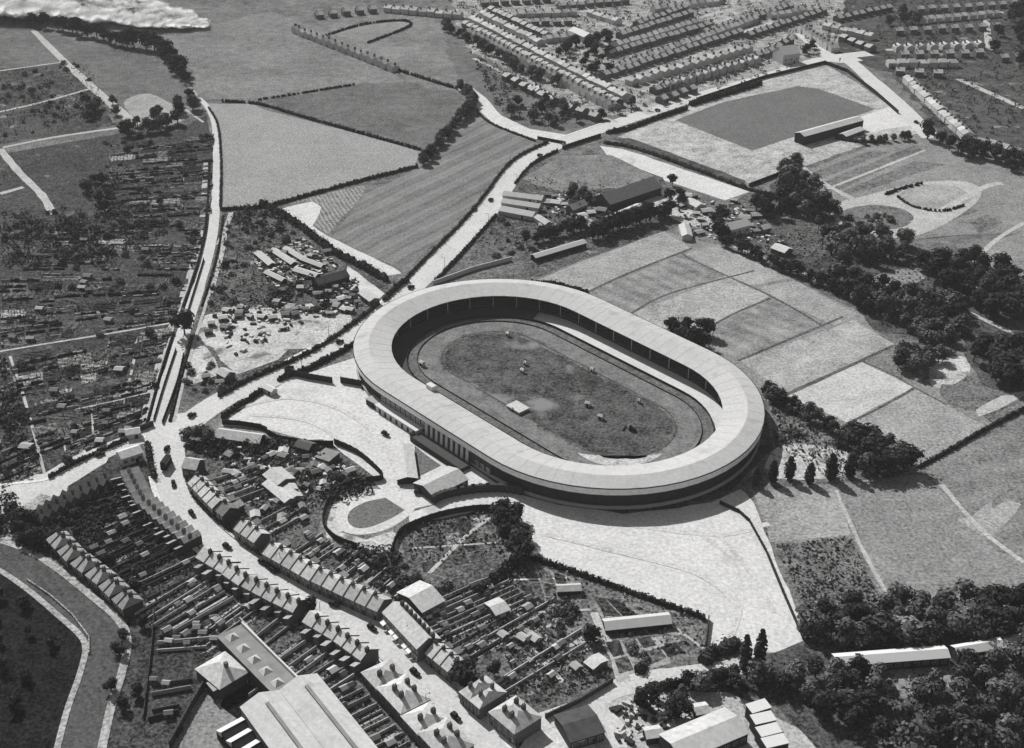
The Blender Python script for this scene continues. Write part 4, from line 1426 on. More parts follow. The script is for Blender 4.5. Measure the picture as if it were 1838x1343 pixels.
for pr_, pts, tw, lab, w, gap in FAR:
    row(pr_, w, pts, tw, lab, lab.split(' in the ')[-1].split(' on the ')[-1] + ' houses', z=6, gap=gap * .45 + .15, shared=True, jit=.4)

# the remaining ranks of the estate and beyond: the far small houses past the first three hundred, one mass
mb = MB()
for a, b_, gapm in (((835, 38), (1112, 180), 1.5), ((880, 12), (985, 60), 1.0), ((930, 36), (1030, 34), 2), ((1090, 92), (1270, 40), 1), ((1080, 132), (1330, 52), 1.5), ((1170, 158), (1400, 82), 2), ((1110, 60), (1240, 18), 1), ((1140, 40), (1230, 8), 1.5), ((1260, 55), (1420, 5), 1.5),
                    ((1340, 60), (1480, 14), 2), ((1370, 92), (1420, 66), 2), ((1000, 8), (1130, -4), 2), ((860, 2), (990, -6), 2), ((1500, 30), (1600, 8), 2), ((1510, 62), (1570, 84), 2), ((1600, 52), (1800, 42), 5), ((1610, 94), (1770, 90), 5), ((1640, 14), (1830, 2), 4),
                    ((1600, 122), (1700, 128), 4), ((1790, 100), (1838, 96), 4), ((560, 24), (680, 12), 5), ((1180, 176), (1250, 152), 3), ((905, 130), (1000, 178), 5), ((1010, 186), (1080, 206), 5)):
    A, B = G(a, 5), G(b_, 5)
    L = (B - A).length
    n = max(1, int(L / (7 + gapm)))
    rz = math.atan2(B.y - A.y, B.x - A.x)
    for i in range(n):
        p = A.lerp(B, (i + .5) / n)
        Mx = Matrix.Translation((p.x + U(-.5, .5), p.y + U(-.5, .5), 0)) @ Matrix.Rotation(rz, 4, 'Z')
        h = U(3.8, 4.6)
        t_ = MB()
        gable_walls(t_, -3.4, 3.4, -3.8, 3.8, h, 1.9)
        t_.m = [1] * len(t_.f)
        gable_roof(t_, -3.5, 3.5, -3.8, 3.8, h, 1.9)
        t_.box(-2.9, -2.0, -.6, .6, h, h + 3, 1)
        n0 = len(mb.v)
        mb.v += [tuple(Mx @ Vector(v)) for v in t_.v]
        mb.f += [tuple(n0 + q for q in f) for f in t_.f]
        mb.m += t_.m
o = mb.build('distant_houses', [M['rooff'], M['brick']])
o["kind"] = 'stuff'
mb = MB()
for poly, n in (([(800, -10), (1540, -10), (1490, 100), (1180, 200), (1060, 208), (840, 85)], 700), ([(1540, -10), (1850, -10), (1850, 250), (1690, 235), (1600, 125)], 420), ([(905, 215), (860, 140), (840, 95), (1060, 205), (1000, 232)], 160)):
    w = W(poly)
    k = 0
    xs, ys = [p.x for p in w], [p.y for p in w]
    while k < n:
        p = Vector((U(min(xs), max(xs)), U(min(ys), max(ys))))
        inside = False
        j = len(w) - 1
        for i in range(len(w)):
            a, b_ = w[i], w[j]
            if (a.y > p.y) != (b_.y > p.y) and p.x < (b_.x - a.x) * (p.y - a.y) / (b_.y - a.y) + a.x:
                inside = not inside
            j = i
        if not inside:
            continue
        k += 1
        hh, rr = U(1.2, 5), U(1, 2.6)
        for q in range(14):
            mb.leaf((p.x + U(-rr, rr), p.y + U(-rr, rr), hh * U(.2, 1)), U(.5, 1.0), (U(-1, 1), U(-1, 1), U(.2, 1)))
o = mb.build('estate_shrubbery', M['leaf'])
o["kind"] = 'stuff'

# ------------------------------------------------------------------ single buildings


def building(name, label, cat, a, b, w, h, rh, roofm, wallm, z=None, axis_end=.3, win=0, hip=False, skylights=0, winside=-1):
    """A gabled or hipped building along the ridge a-b (photograph spots at ridge height)."""
    z = h + rh if z is None else z
    A, B = G(a, z), G(b, z)
    d = B - A
    L = d.length
    mid_ = (A + B) / 2
    t = thing(name, label, cat, (mid_.x, mid_.y, 0), math.atan2(d.y, d.x))
    m_ = MB()
    if hip or rh < .3:
        m_.box(-L / 2, L / 2, -w / 2, w / 2, 0, h)
    else:
        gable_walls(m_, -L / 2, L / 2, -w / 2, w / 2, h, rh)
    m_.build('wall', wallm, t)
    m_ = MB()
    if hip:
        hip_roof(m_, -L / 2, L / 2, -w / 2, w / 2, h + .01, rh)
    elif rh < .3:
        m_.box(-L / 2 - .2, L / 2 + .2, -w / 2 - .2, w / 2 + .2, h, h + .25)
    else:
        gable_roof(m_, -L / 2, L / 2, -w / 2, w / 2, h, rh, oe=axis_end)
    m_.build('roof', roofm, t)
    for i in range(win):
        for s in (-1, 1):
            window(t, -L / 2 + L * (i + .5) / win, s * w / 2, max(.7, h * .35), min(1.8, L / win * .6), min(1.6, h * .5), side=s)
    m_ = MB()
    m_.box(-.7, .7, -.08, 0, 0, min(2.3, h * .8))
    m_.build('door', M['timber'], t, (L * .2, -w / 2 - .002, 0))
    return t


building('long_hut', 'long pale-roofed hut standing end-on in the stadium car park', 'hut', (723, 797), (731, 856), 8.5, 2.6, 1.1, M['roofs'], M['timber'], win=6)
building('pavilion', 'pale pavilion with broad sloping roof beside the stadium forecourt', 'pavilion', (760, 872), (822, 842), 13, 3.2, 2.0, M['roofs'], M['brickd'], win=4)
building('ticket_hut', 'small white ticket hut at the car park entrance by the wide road', 'hut', (476, 690), (492, 698), 3.5, 2.6, .9, M['white'], M['render'])
building('turnstile_block', 'small flat turnstile block against the left end of the stadium', 'building', (664, 712), (682, 722), 5, 3, .2, M['conc'], M['brickd'])
building('entrance_lodge', 'low flat lodge next to the turnstile block on the club drive', 'building', (690, 727), (704, 737), 4.5, 2.8, .2, M['white'], M['brick'])
building('long_shed', 'long pale-roofed shed behind the bushy tree at the junction', 'shed', (390, 770), (470, 781), 7.5, 3, 2, M['roofs'], M['timber'], win=5)
building('workshop', 'dark shed with plain roof on the edge of the car park behind the terraces', 'shed', (535, 790), (560, 797), 6, 3, 1.4, M['roofd'], M['brickd'])
building('flat_store', 'grey square store in the corner of the gardens by the car park', 'store', (575, 812), (600, 820), 8, 3.4, .2, M['depotd'], M['brickd'])
building('chapel_hall', 'pale hall with plain roof set back behind the inner bend terrace', 'hall', (488, 840), (512, 860), 9, 3.6, 1.6, M['roofp'], M['brick'], win=3)
building('garage_range', 'long pale lean-to range behind the inner bend terrace', 'garage', (480, 862), (520, 895), 5, 3, .9, M['roofp'], M['brick'])
building('yard_store', 'pale store parallel to the garage range behind the inner bend', 'store', (518, 868), (532, 890), 5, 3, .8, M['roofp'], M['brick'])
building('corner_house', 'pale gabled corner house at the neck of the junction', 'house', (333, 822), (358, 826), 8, 5, 2.4, M['roofs'], M['brickd'], win=2)
building('corner_shop', 'white-fronted shop on the point between the side road and the shopping street', 'shop', (212, 812), (250, 800), 7, 4.2, 1.6, M['roofp'], M['render'], win=3)
building('backyard_hall', 'square pale hall behind the upper end of the shopping parade', 'hall', (735, 1073), (775, 1052), 15, 4, 2.2, M['roofp'], M['brick'], win=3)
building('workshop', 'pale workshop in the gardens right of the backyard hall', 'shed', (880, 1090), (905, 1080), 8, 3, 1, M['roofp'], M['brick'])
building('nursery_greenhouse', 'long white greenhouse in the nursery south of the car park', 'greenhouse', (1085, 1116), (1202, 1104), 6, 2.2, 1.4, M['glasshouse'], M['timber'])
building('nursery_shed', 'curved dark shed among the upper beds of the nursery', 'shed', (1000, 1052), (1042, 1050), 4, 2.2, 1.0, M['roofs'], M['timber'])
building('garden_store', 'small square pale store beside the nursery path', 'store', (1062, 1178), (1078, 1190), 7, 2.4, .8, M['roofp'], M['brick'])
building('timber_shed', 'pale-roofed timber shed among trees by the lower lane', 'shed', (1246, 1270), (1270, 1266), 5, 3, 1.0, M['roofp'], M['timber'])
building('lorry_shed', 'small pale-roofed shed in the yard left of the big factory roof', 'shed', (1158, 1312), (1186, 1308), 5, 3, 1.0, M['roofp'], M['timber'])
building('factory', 'long pale factory roof at the bottom edge beside the yard', 'factory', (1205, 1335), (1322, 1286), 13, 5, 1.8, M['depot'], M['brickd'], win=8)
building('dark_workshop', 'low dark-roofed workshop between the lane and the pale forecourt', 'workshop', (1010, 1302), (1070, 1284), 13, 4, 1.5, M['roofk'], M['brickd'], win=4)
building('yard_office', 'small white-roofed office beside the dark workshop', 'office', (1032, 1322), (1060, 1312), 5, 3, .2, M['white'], M['brick'])
for i, (a, b_) in enumerate((((1345, 1272), (1378, 1262)), ((1352, 1292), (1388, 1284)), ((1362, 1314), (1398, 1305)), ((1372, 1334), (1410, 1325)))):
    building('works_bay', '%s white flat-roofed bay from the top of the stepped works at the lower right' % ORD[i], 'works', a, b_, 4.2, 5.5, .2, M['white'], M['standwall'], win=3)
building('long_wall_building', 'long white low building in the trees at right, the longer one', 'building', (1500, 1180), (1700, 1165), 6, 4, 1.2, M['white'], M['standwall'], win=12)
building('lodge', 'long white low building in the trees at right, shorter one nearer the edge', 'building', (1715, 1163), (1838, 1142), 5, 4, 1.2, M['white'], M['standwall'], win=6)
building('greenhouse', 'upper bay of the white triple greenhouse beside the wide road', 'greenhouse', (905, 343), (975, 352), 6.5, 3, 1.6, M['glasshouse'], M['render'])
building('greenhouse', 'middle bay of the white triple greenhouse beside the wide road', 'greenhouse', (903, 356), (970, 366), 6.5, 3, 1.6, M['glasshouse'], M['render'])
building('greenhouse', 'lowest bay of the white triple greenhouse beside the wide road', 'greenhouse', (900, 370), (960, 381), 7.5, 3, 1.6, M['glasshouse'], M['render'])
building('barn', 'broad dark barn with long pale roof in the middle of the farm', 'barn', (1080, 348), (1172, 318), 16, 5, 4.5, M['roofd'], M['brickd'])
building('cart_shed', 'long pale open shed below the dark barn', 'shed', (1095, 388), (1150, 365), 7, 3, 1.4, M['roofs'], M['timber'])
building('farm_shed', 'long white roof between the two dark tree belts of the farm', 'shed', (957, 457), (1048, 430), 5, 3, 1.2, M['white'], M['timber'])
building('farm_cottage', 'pale cottage right of the triple greenhouse', 'cottage', (1022, 368), (1048, 358), 6, 4, 2.4, M['roofp'], M['brick'], win=2)
building('farm_cottage', 'small cottage between the pale cottage and the dark barn', 'cottage', (1050, 388), (1066, 398), 6, 4, 2.2, M['roofs'], M['brick'], win=2)
building('farm_store', 'pale gabled store below the triple greenhouse', 'store', (965, 385), (985, 398), 5, 3, 1.4, M['roofp'], M['render'])
building('white_house', 'bright white house among dark trees right of the farm yard', 'house', (1300, 402), (1340, 392), 9, 5, 2.6, M['white'], M['render'], win=3)
building('outbuilding', 'pale outbuilding on the slope above the bright white house', 'outbuilding', (1238, 355), (1258, 366), 7, 3, 1.6, M['roofp'], M['render'])
building('outbuilding', 'pale outbuilding by the white yard corner right of the tree belt', 'outbuilding', (1228, 400), (1234, 420), 6, 3, 1.4, M['roofp'], M['render'])
building('outbuilding', 'square pale outbuilding in the wood edge below the bright white house', 'outbuilding', (1392, 437), (1416, 446), 8, 3, 1.6, M['roofp'], M['brick'])
building('outbuilding', 'small pale outbuilding right of the bright white house', 'outbuilding', (1366, 406), (1380, 402), 5, 3, 1.4, M['roofp'], M['brick'])
building('football_stand', 'long football stand with narrow roof and dark back along the pitch', 'stand', (1436, 238), (1542, 209), 9, 6.5, 1.6, M['depot'], M['standwall'])
building('club_rooms', 'pale club room behind the football stand', 'club room', (1512, 240), (1545, 228), 7, 3, 1.2, M['roofp'], M['brick'])
building('white_hall', 'large white gabled hall at the corner of the estate above the football ground', 'hall', (1398, 84), (1428, 80), 15, 8, 5, M['white'], M['render'], win=3)
building('estate_school', 'pale oblong roof among the short ranks at the top of the estate', 'school', (1030, 48), (1058, 60), 11, 5, 2.5, M['white'], M['render'])
building('lot_shed', 'long dark-roofed shed in the cluttered lot between the roads', 'shed', (565, 500), (620, 484), 8, 4, 2.4, M['roofk'], M['timber'])
for i, (a, b_, w) in enumerate((((462, 450), (488, 472), 7), ((490, 445), (528, 470), 7), ((512, 442), (545, 462), 6), ((530, 480), (570, 492), 8), ((545, 462), (580, 475), 6), ((478, 485), (510, 500), 6))):
    building('glasshouse', '%s low white glasshouse from the left in the cluttered lot between the roads' % ORD[i], 'glasshouse', a, b_, w * .62, 1.8, 1.0, M['glasshouse'], M['timber'])
building('bungalow', 'pale bungalow by the hedge near the road junction', 'bungalow', (396, 660), (412, 668), 6, 3, 1.6, M['roofs'], M['brick'], win=2)
building('bungalow', 'pale building on the corner by the branch of the wide road', 'bungalow', (652, 520), (672, 535), 6, 3, 1.2, M['roofp'], M['brick'])
building('roadside_shop', 'small pale shop by the bridge end of the junction lane', 'shop', (225, 772), (250, 768), 5, 3, 1.2, M['roofp'], M['render'])

# bus depot at the lower edge
q0, q1 = G((505, 1225), 11), G((640, 1400), 11)
d = (q1 - q0).normalized()
L = (q1 - q0).length
mid = (q0 + q1) / 2
dep = thing('depot_hall', 'huge pale double-vented depot hall at the bottom edge', 'depot', (mid.x, mid.y, 0), math.atan2(d.y, d.x))
b = MB()
b.hull([(-L / 2, -15, 0), (L / 2, -15, 0), (L / 2, 13, 0), (-L / 2, 13, 0)], [(-L / 2, -15, 8), (L / 2, -15, 8), (L / 2, 13, 8), (-L / 2, 13, 8)])
b.build('wall', M['brick'], dep)
b = MB()
for y0, y1 in ((-15.2, -1.05), (-.95, 13.2)):
    ym = (y0 + y1) / 2
    A = [(-L / 2 - .3, y0, 8.02), (-L / 2 - .3, ym, 10.6), (-L / 2 - .3, y1, 8.02)]
    B = [(L / 2 + .3, p[1], p[2]) for p in A]
    b.hull(A, B)
rf = b.build('roof', M['depot'], dep)
for y in (-8, 6.2):
    b = MB()
    b.box(-L / 2 + 6, L / 2 - 4, y - .6, y + .6, 10.3, 11.2)
    b.build('ridge_vent', M['depotd'], rf)
q0, q1 = G((425, 1120), 8), G((528, 1222), 8)
d = (q1 - q0).normalized()
L = (q1 - q0).length
mid = (q0 + q1) / 2
wing = thing('depot_wing', 'long depot wing with thin pale parapet and square skylights', 'depot', (mid.x, mid.y, 0), math.atan2(d.y, d.x))
b = MB()
b.box(-L / 2, L / 2, -8, 2, 0, 6.5)
b.build('wall', M['brickd'], wing)
b = MB()
b.box(-L / 2 - .2, L / 2 + .2, -8.2, 2.2, 6.5, 6.8)
b.build('roof', M['depotd'], wing)
b = MB()
b.box(-L / 2, L / 2, 1.7, 2.3, 6.81, 7.9)
b.build('parapet', M['white'], wing)
sk = MB()
hip_roof(sk, -1.9, 1.9, -1.9, 1.9, 6.82, 1.5, o=0)
skm = sk.mesh('skylight', M['depot'])
for i in range(5):
    link('skylight', skm, wing, (-L / 2 + 4 + i * (L - 8) / 4, -4.2, 0))
q = G((398, 1195), 7)
off = thing('depot_office', 'grey hipped depot office with pale worn roof beside the depot yard', 'office', (q.x, q.y, 0), math.atan2(d.y, d.x) + .1)
b = MB()
b.box(-7, 7, -6, 6, 0, 5)
b.build('wall', M['brickd'], off)
b = MB()
hip_roof(b, -7, 7, -6, 6, 5.01, 3, inset=6)
r_ = b.build('roof', M['roofs'], off)
c = MB()
c.box(-.6, .6, -.6, .6, 6, 9.4)
c.build('chimney', M['chim'], r_, (2, .5, 0))
building('depot_annexe', 'pale annexe stepping down from the depot office into the dark yard', 'annexe', (388, 1218), (400, 1232), 7, 4.2, .25, M['conc'], M['brickd'])
for i, (a, b_) in enumerate((((392, 1308), (448, 1278)), ((410, 1326), (466, 1294)), ((432, 1343), (488, 1309)))):
    A, B = G(a, 6), G(b_, 6)
    dd = B - A
    L = dd.length
    mm = (A + B) / 2
    t = thing('saw_tooth_shed', '%s saw-tooth workshop bay from the top left of the depot hall' % ORD[i], 'workshop', (mm.x, mm.y, 0), math.atan2(dd.y, dd.x))
    b = MB()
    b.hull([(-L / 2, -4.4, 0), (L / 2, -4.4, 0), (L / 2, 2, 0), (-L / 2, 2, 0)], [(-L / 2, -4.4, 3.0), (L / 2, -4.4, 3.0), (L / 2, 2, 3.0), (-L / 2, 2, 3.0)])
    b.build('wall', M['standwall'], t)
    b = MB()
    b.hull([(-L / 2, -1.2, 3.01), (L / 2, -1.2, 3.01), (L / 2, 2.1, 3.01), (-L / 2, 2.1, 3.01)], [(-L / 2, -1.2, 5.2), (L / 2, -1.2, 5.2), (L / 2, 2.1, 3.6), (-L / 2, 2.1, 3.6)])
    b.build('roof', M['white'], t)
    b = MB()
    b.hull([(-L / 2 + .3, -4.3, 3.01), (L / 2 - .3, -4.3, 3.01), (L / 2 - .3, -1.25, 3.01), (-L / 2 + .3, -1.25, 3.01)], [(-L / 2 + .3, -4.3, 3.15), (L / 2 - .3, -4.3, 3.15), (L / 2 - .3, -1.25, 5.0), (-L / 2 + .3, -1.25, 5.0)])
    b.build('glazing', M['standwall'], t)

# sheds
sp = thing('garden_shed', 'shed', 'shed')
b = MB()
gable_walls(b, -1.3, 1.3, -1, 1, 1.9, .6)
b.build('wall', M['shedwall'], sp)
b = MB()
gable_roof(b, -1.3, 1.3, -1, 1, 1.9, .6, o=.2, oe=.15, t=.1)
b.build('roof', M['shedroof'], sp)
b = MB()
b.box(-.4, .4, -1.05, -1.0, 0, 1.7)
b.build('door', M['timber'], sp)
first_shed = True
ALLOT = [((158, 500), 1.6), ((151, 510), 1.3), ((148, 520), 1.5), ((160, 525), 1.2), ((195, 503), 1.1), ((190, 511), .9), ((72, 558), 1.5), ((24, 610), 1.4), ((55, 612), 1.5), ((258, 537), 1.1), ((235, 547), 1), ((288, 552), 1),
         ((195, 578), 1.5), ((215, 668), 1.6), ((112, 734), 1.3), ((192, 742), 1.2), ((135, 781), 1), ((48, 806), 1.9), ((98, 706), 1.4), ((190, 765), 1), ((262, 452), 1.4), ((125, 402), 1.2), ((152, 435), 1.5), ((205, 400), 1.1),
         ((310, 470), 1), ((285, 655), 1), ((180, 796), 1.3), ((222, 780), 1.4), ((232, 775), 1.2), ((188, 335), 1), ((275, 272), 1.2), ((298, 262), 1.3), ((316, 300), 1), ((240, 325), 1.1), ((270, 342), 1), ((290, 366), 1.2), ((90, 480), 1.1), ((40, 520), 1)]
lots = [(520, 560), (505, 525), (497, 545), (540, 520), (572, 530), (590, 528), (600, 545), (612, 540), (628, 560), (420, 470), (440, 480), (398, 470), (540, 425), (560, 420), (575, 430), (588, 455), (380, 585), (400, 575), (375, 600), (415, 560), (395, 690), (370, 680)]
items = [(G(p), U(-.3, .2), s, 'pale-roofed allotment shed among the dark vegetable plots', 'allotment sheds') for p, s in ALLOT]
items += [(G(p), U(-.6, .6), U(1.1, 1.9), 'pale-roofed hut in the cluttered lot between the roads', 'huts in the cluttered lot') for p in lots]
for i in range(34):
    items.append((G(bil(((455, 440), (545, 425), (600, 470), (500, 505)), R(), R())), U(-.5, -.2), U(.6, 1.3), 'small pale frame among the glasshouses of the cluttered lot', 'frames of the cluttered lot'))
for i in range(22):
    items.append((G(bil(((560, 520), (610, 505), (650, 550), (590, 575)), R(), R())), U(-.6, .6), U(.6, 1.5), 'hut on the road side of the cluttered lot', 'roadside huts of the lot'))
for i in range(24):
    items.append((G(bil(((960, 345), (1085, 350), (1110, 405), (955, 425)), R(), R())), U(-.4, .4), U(1.2, 2.6), 'farm shed between the triple greenhouse and the dark barn', 'farm sheds'))
for i in range(22):
    items.append((G(bil(((1205, 345), (1330, 365), (1430, 445), (1250, 425)), R(), R())), U(-.6, .6), U(1.2, 2.6), 'outhouse scattered round the bright white house', 'outhouses by the white house'))
for i in range(26):
    items.append((G(bil(((375, 560), (520, 548), (560, 560), (390, 610)), R(), R())), U(-.6, .6), U(.8, 1.6), 'hut on the bare ground of the cluttered lot', 'huts on the bare ground'))
pdir = math.atan2(*(G((948, 1292)) - G((848, 1216))).yx)
for i in range(14):
    items.append((G(bil(((880, 1130), (960, 1140), (1090, 1215), (960, 1260)), R(), R())), pdir + random.choice((0, 1.571)) + U(-.1, .1), U(.7, 1.7), 'shed in the crowded yards behind the hipped houses', 'sheds in the crowded yards'))
items += [(p, rz, U(.7, 1.25), 'back-garden shed %s' % rn, 'garden sheds %s' % rn) for p, rz, rn in shed_spots]
for i in range(46):
    q = bil(((380, 820), (560, 810), (650, 860), (470, 960)), R(), R())
    items.append((G(q), U(0, 3), U(.8, 1.7), 'small shed in the crowded gardens behind the inner bend terraces', 'sheds behind the inner bend'))
# singly only the sheds that show largest
items.sort(key=lambda it: -it[2] / (it[0].length + CAM_H))
items = items[:292]
for p, rz, s, lab, gp in items:
    sc = (s, s * U(.8, 1.2), U(.9, 1.2))
    if first_shed:
        sp.location = (p.x, p.y, 0)
        sp.rotation_euler = (0, 0, rz)
        sp.scale = sc
        sp["label"], sp["group"] = lab, gp
        first_shed = False
    else:
        dup(sp, (p.x, p.y, 0), rz, sc, lab, gp)

# ------------------------------------------------------------------ fences and walls


def fence(name, label, cat, pts, h, w, mat, sm=0, post=3.0, z=0):
    line = smooth(W(pts), sm) if sm else W(pts)
    mb = MB()
    for a, b in zip(line[:-1], line[1:]):
        L = (b - a).length
        Mx = Matrix.Translation((a.x, a.y, z)) @ Matrix.Rotation(math.atan2(b.y - a.y, b.x - a.x), 4, 'Z')
        mb.box(0, L, -w / 2, w / 2, 0, h, 0, Mx)
        for k in range(int(L / post) + 1):
            mb.box(k * post - w * .6, k * post + w * .6, -w * .8, w * .8, 0, h + .15, 0, Mx)
    return tag(mb.build(name, mat), label, cat)


fence('fence', 'dark boarded fence crossing the car park, longer left section', 'fence', [(512, 671), (550, 680), (597, 688)], 3.2, .3, M['timber'])
fence('fence', 'dark boarded fence crossing the car park, short section against the stadium', 'fence', [(612, 687), (652, 694)], 3.2, .3, M['timber'])
fence('fence', 'dark fence between the long shed and the white car park', 'fence', [(400, 762), (430, 764), (468, 770), (480, 776)], 2.6, .3, M['timber'])
fence('fence', 'dark boundary fence along the right side of the large car park', 'fence', [(1292, 905), (1325, 920), (1345, 938), (1375, 992), (1405, 1065), (1442, 1150)], 1.8, .25, M['timber'])
fence('fence', 'dark fence curving round the far side of the training track', 'fence', [(700, 1002), (714, 965), (735, 948), (790, 928), (850, 917), (890, 916)], 2.8, .3, M['timber'], sm=4)
fence('fence', 'dark fence bending round the outer end of the training track', 'fence', [(640, 985), (600, 968), (580, 940), (588, 905), (600, 885), (640, 868), (685, 862), (676, 845), (640, 815), (600, 797)], 2.8, .3, M['timber'], sm=4)
fence('fence', 'dark fence along the back of the gardens beside the white car park', 'fence', [(598, 800), (560, 800), (500, 790), (478, 778)], 2.6, .3, M['timber'])
fence('wall', 'pale thin wall along the far rim of the nursery beds', 'wall', [(1272, 1113), (1270, 1130), (1266, 1160)], 2.0, .3, M['brickd'])
fence('retaining_wall', 'dark curved retaining wall sweeping from the pavilion to the stadium', 'wall', [(780, 902), (800, 893), (850, 884), (900, 882), (940, 888)], 3.6, 1.2, M['brickd'], sm=4)
fence('wall', 'long pale wall with dark foot meeting the wide road at the tree belt', 'wall', [(778, 512), (850, 486), (918, 468)], 2.6, .5, M['render'])
fence('fence', 'dark fence round the rear of the football ground along the road bend', 'fence', [(1250, 182), (1370, 142), (1480, 115), (1520, 130), (1570, 168), (1612, 205)], 2.8, .3, M['timber'])
fence('fence', 'dark fence on the near side of the football terraces', 'fence', [(1345, 335), (1430, 303), (1440, 296)], 2.4, .3, M['timber'])
fence('fence', 'dark fence along the pale lane near the ploughed field', 'fence', [(965, 250), (1008, 258)], 2.2, .3, M['timber'])
fence('fence', 'fence along the south side of the wide road at the white greenhouse', 'fence', [(1010, 268), (1040, 258), (1078, 246)], 2.6, .4, M['timber'])
fence('fence', 'thin dark fence on the left of the junction lane beside the allotments', 'fence', [(366, 468), (350, 520), (333, 575)], 1.6, .25, M['timber'], sm=3)
fence('fence', 'thin dark fence on the left of the junction lane below the big tree', 'fence', [(316, 630), (296, 690), (276, 757)], 1.6, .25, M['timber'], sm=3)
fence('fence', 'thin dark fence on the right of the junction lane below the big tree', 'fence', [(330, 640), (318, 690), (292, 762)], 2.0, .3, M['timber'], sm=3)
fence('wall', 'dark river wall crossing under the end of the junction lane', 'wall', [(236, 778), (262, 770), (276, 764)], 2.6, .5, M['brickd'])
fence('wall', 'dark wall running beside the paved yard of the depot', 'wall', [(372, 1225), (345, 1270), (305, 1343)], 3.0, .5, M['brickd'])
fence('wall', 'long low wall between the gardens and the depot wing', 'wall', [(432, 1118), (480, 1170), (545, 1235), (600, 1300)], 2.4, .3, M['wallbr'])
fence('wall', 'low white-topped front wall along the shop side of the shopping street', 'wall', [(772, 1180), (815, 1222), (860, 1270), (925, 1335)], 1.2, .4, M['render'])
fence('wall', 'dark garden wall along the edge of the lower lane', 'wall', [(980, 1290), (1040, 1262), (1100, 1225)], 2.2, .4, M['brickd'])
fence('wall', 'scalloped low front wall on the inner side of the tarred road', 'wall', [(50, 1043), (90, 1070), (130, 1105), (160, 1145), (160, 1175)], .9, .4, M['pavek'], post=2.4)
fence('wall', 'long garden-end wall between the paired houses and the west terrace', 'wall', [(278, 1098), (272, 1170), (258, 1290)], 1.6, .3, M['brickd'])

# ------------------------------------------------------------------ vegetation


def crown_mesh(name, h, r, mat, n=430, lumps=9, base=.12, leaf=.6, seed=0, flat=1.0):
    rs = random.Random(seed)
    mb = MB()
    L = []
    for i in range(lumps):
        a = rs.uniform(0, 6.28)
        q = r * math.sqrt(rs.random()) * .62
        z = h * (base + .2 + (1 - base - .35) * rs.random() * (1 - .35 * q / r))
        L.append((Vector((math.cos(a) * q, math.sin(a) * q, z)), r * rs.uniform(.36, .58)))
    L.append((Vector((0, 0, h * .78)), r * .5))
    # dense heart of inner branches
    for c, rr in L:
        for f in range(7):
            v = Vector((rs.gauss(0, 1), rs.gauss(0, 1), rs.gauss(0, 1))).normalized()
            mb.leaf(c + v * rr * .35, rr * .62, v)
    for i in range(n):
        c, rr = L[rs.randrange(len(L))]
        v = Vector((rs.gauss(0, 1), rs.gauss(0, 1), rs.gauss(.25, 1))).normalized()
        p = c + v * rr * rs.uniform(.72, 1.12) * Vector((1, 1, 1)).length / 1.732
        p.z = max(h * base * .8, c.z + (p.z - c.z) * flat)
        nrm = v + Vector((rs.uniform(-.4, .4), rs.uniform(-.4, .4), rs.uniform(-.2, .6)))
        mb.leaf(p, leaf * rs.uniform(.7, 1.35), nrm)
    return mb.mesh(name, mat)


def trunk_mesh(h, r, limbs=4, seed=0):
    rs = random.Random(seed)
    mb = MB()
    mb.cone((0, 0, 0), (0, 0, h * .62), .04 * h * .8, .016 * h, 7)
    for i in range(limbs):
        a = rs.uniform(0, 6.28)
        mb.cone((0, 0, h * rs.uniform(.25, .5)), (math.cos(a) * r * .55, math.sin(a) * r * .55, h * rs.uniform(.55, .8)), .014 * h, .005 * h, 5)
    return mb.mesh('trunk', M['bark'])


def poplar_mesh(h, r, seed):
    rs = random.Random(seed)
    mb = MB()
    for i in range(330):
        t = rs.uniform(.08, 1)
        rr = r * (math.sin(math.pi * min(1, t * .85 + .12)) ** .7) * rs.uniform(.35, 1.05)
        a = rs.uniform(0, 6.28)
        mb.leaf((math.cos(a) * rr, math.sin(a) * rr, h * t), rs.uniform(.45, .85), (math.cos(a), math.sin(a), rs.uniform(.2, 1)))
    return mb.mesh('crown', M['leafd'])


def bush_mesh(h, r, mat, seed):
    rs = random.Random(seed)
    mb = MB()
    for i in range(110):
        v = Vector((rs.gauss(0, 1), rs.gauss(0, 1), abs(rs.gauss(0, 1)))).normalized()
        k = rs.uniform(.55, 1.05)
        mb.leaf((v.x * r * k, v.y * r * k, .15 + v.z * h * k), rs.uniform(.35, .65), v + Vector((rs.uniform(-.5, .5), rs.uniform(-.5, .5), rs.uniform(0, .6))))
    return mb.mesh('bush', mat)


TREES = {}
for kind, mat, n in (('dark', 'leafd', 5), ('mid', 'leaf', 5), ('pale', 'leafl', 2)):
    TREES[kind] = [(crown_mesh('crown', 10, U(3.9, 4.8), M[mat], seed=i * 7 + len(kind), lumps=random.randint(8, 12)), trunk_mesh(10, 4.2, seed=i)) for i in range(n)]
POPS = [(poplar_mesh(14, 1.7, i), trunk_mesh(14, .8, seed=40 + i)) for i in range(3)]
BUSH = {'dark': [bush_mesh(2.6, 2.2, M['leafd'], i) for i in range(4)], 'mid': [bush_mesh(2.6, 2.2, M['leaf'], 10 + i) for i in range(4)], 'pale': [bush_mesh(2.2, 2.0, M['leafl'], 20 + i) for i in range(3)]}
NT = [0, 0]


TREEQ = []


def tree(p, h, kind, label, group=None, name='tree', wide=1.0):
    TREEQ.append((p.copy(), h, kind, label, group, wide, random.choice(TREES[kind]), U(0, 6.28)))


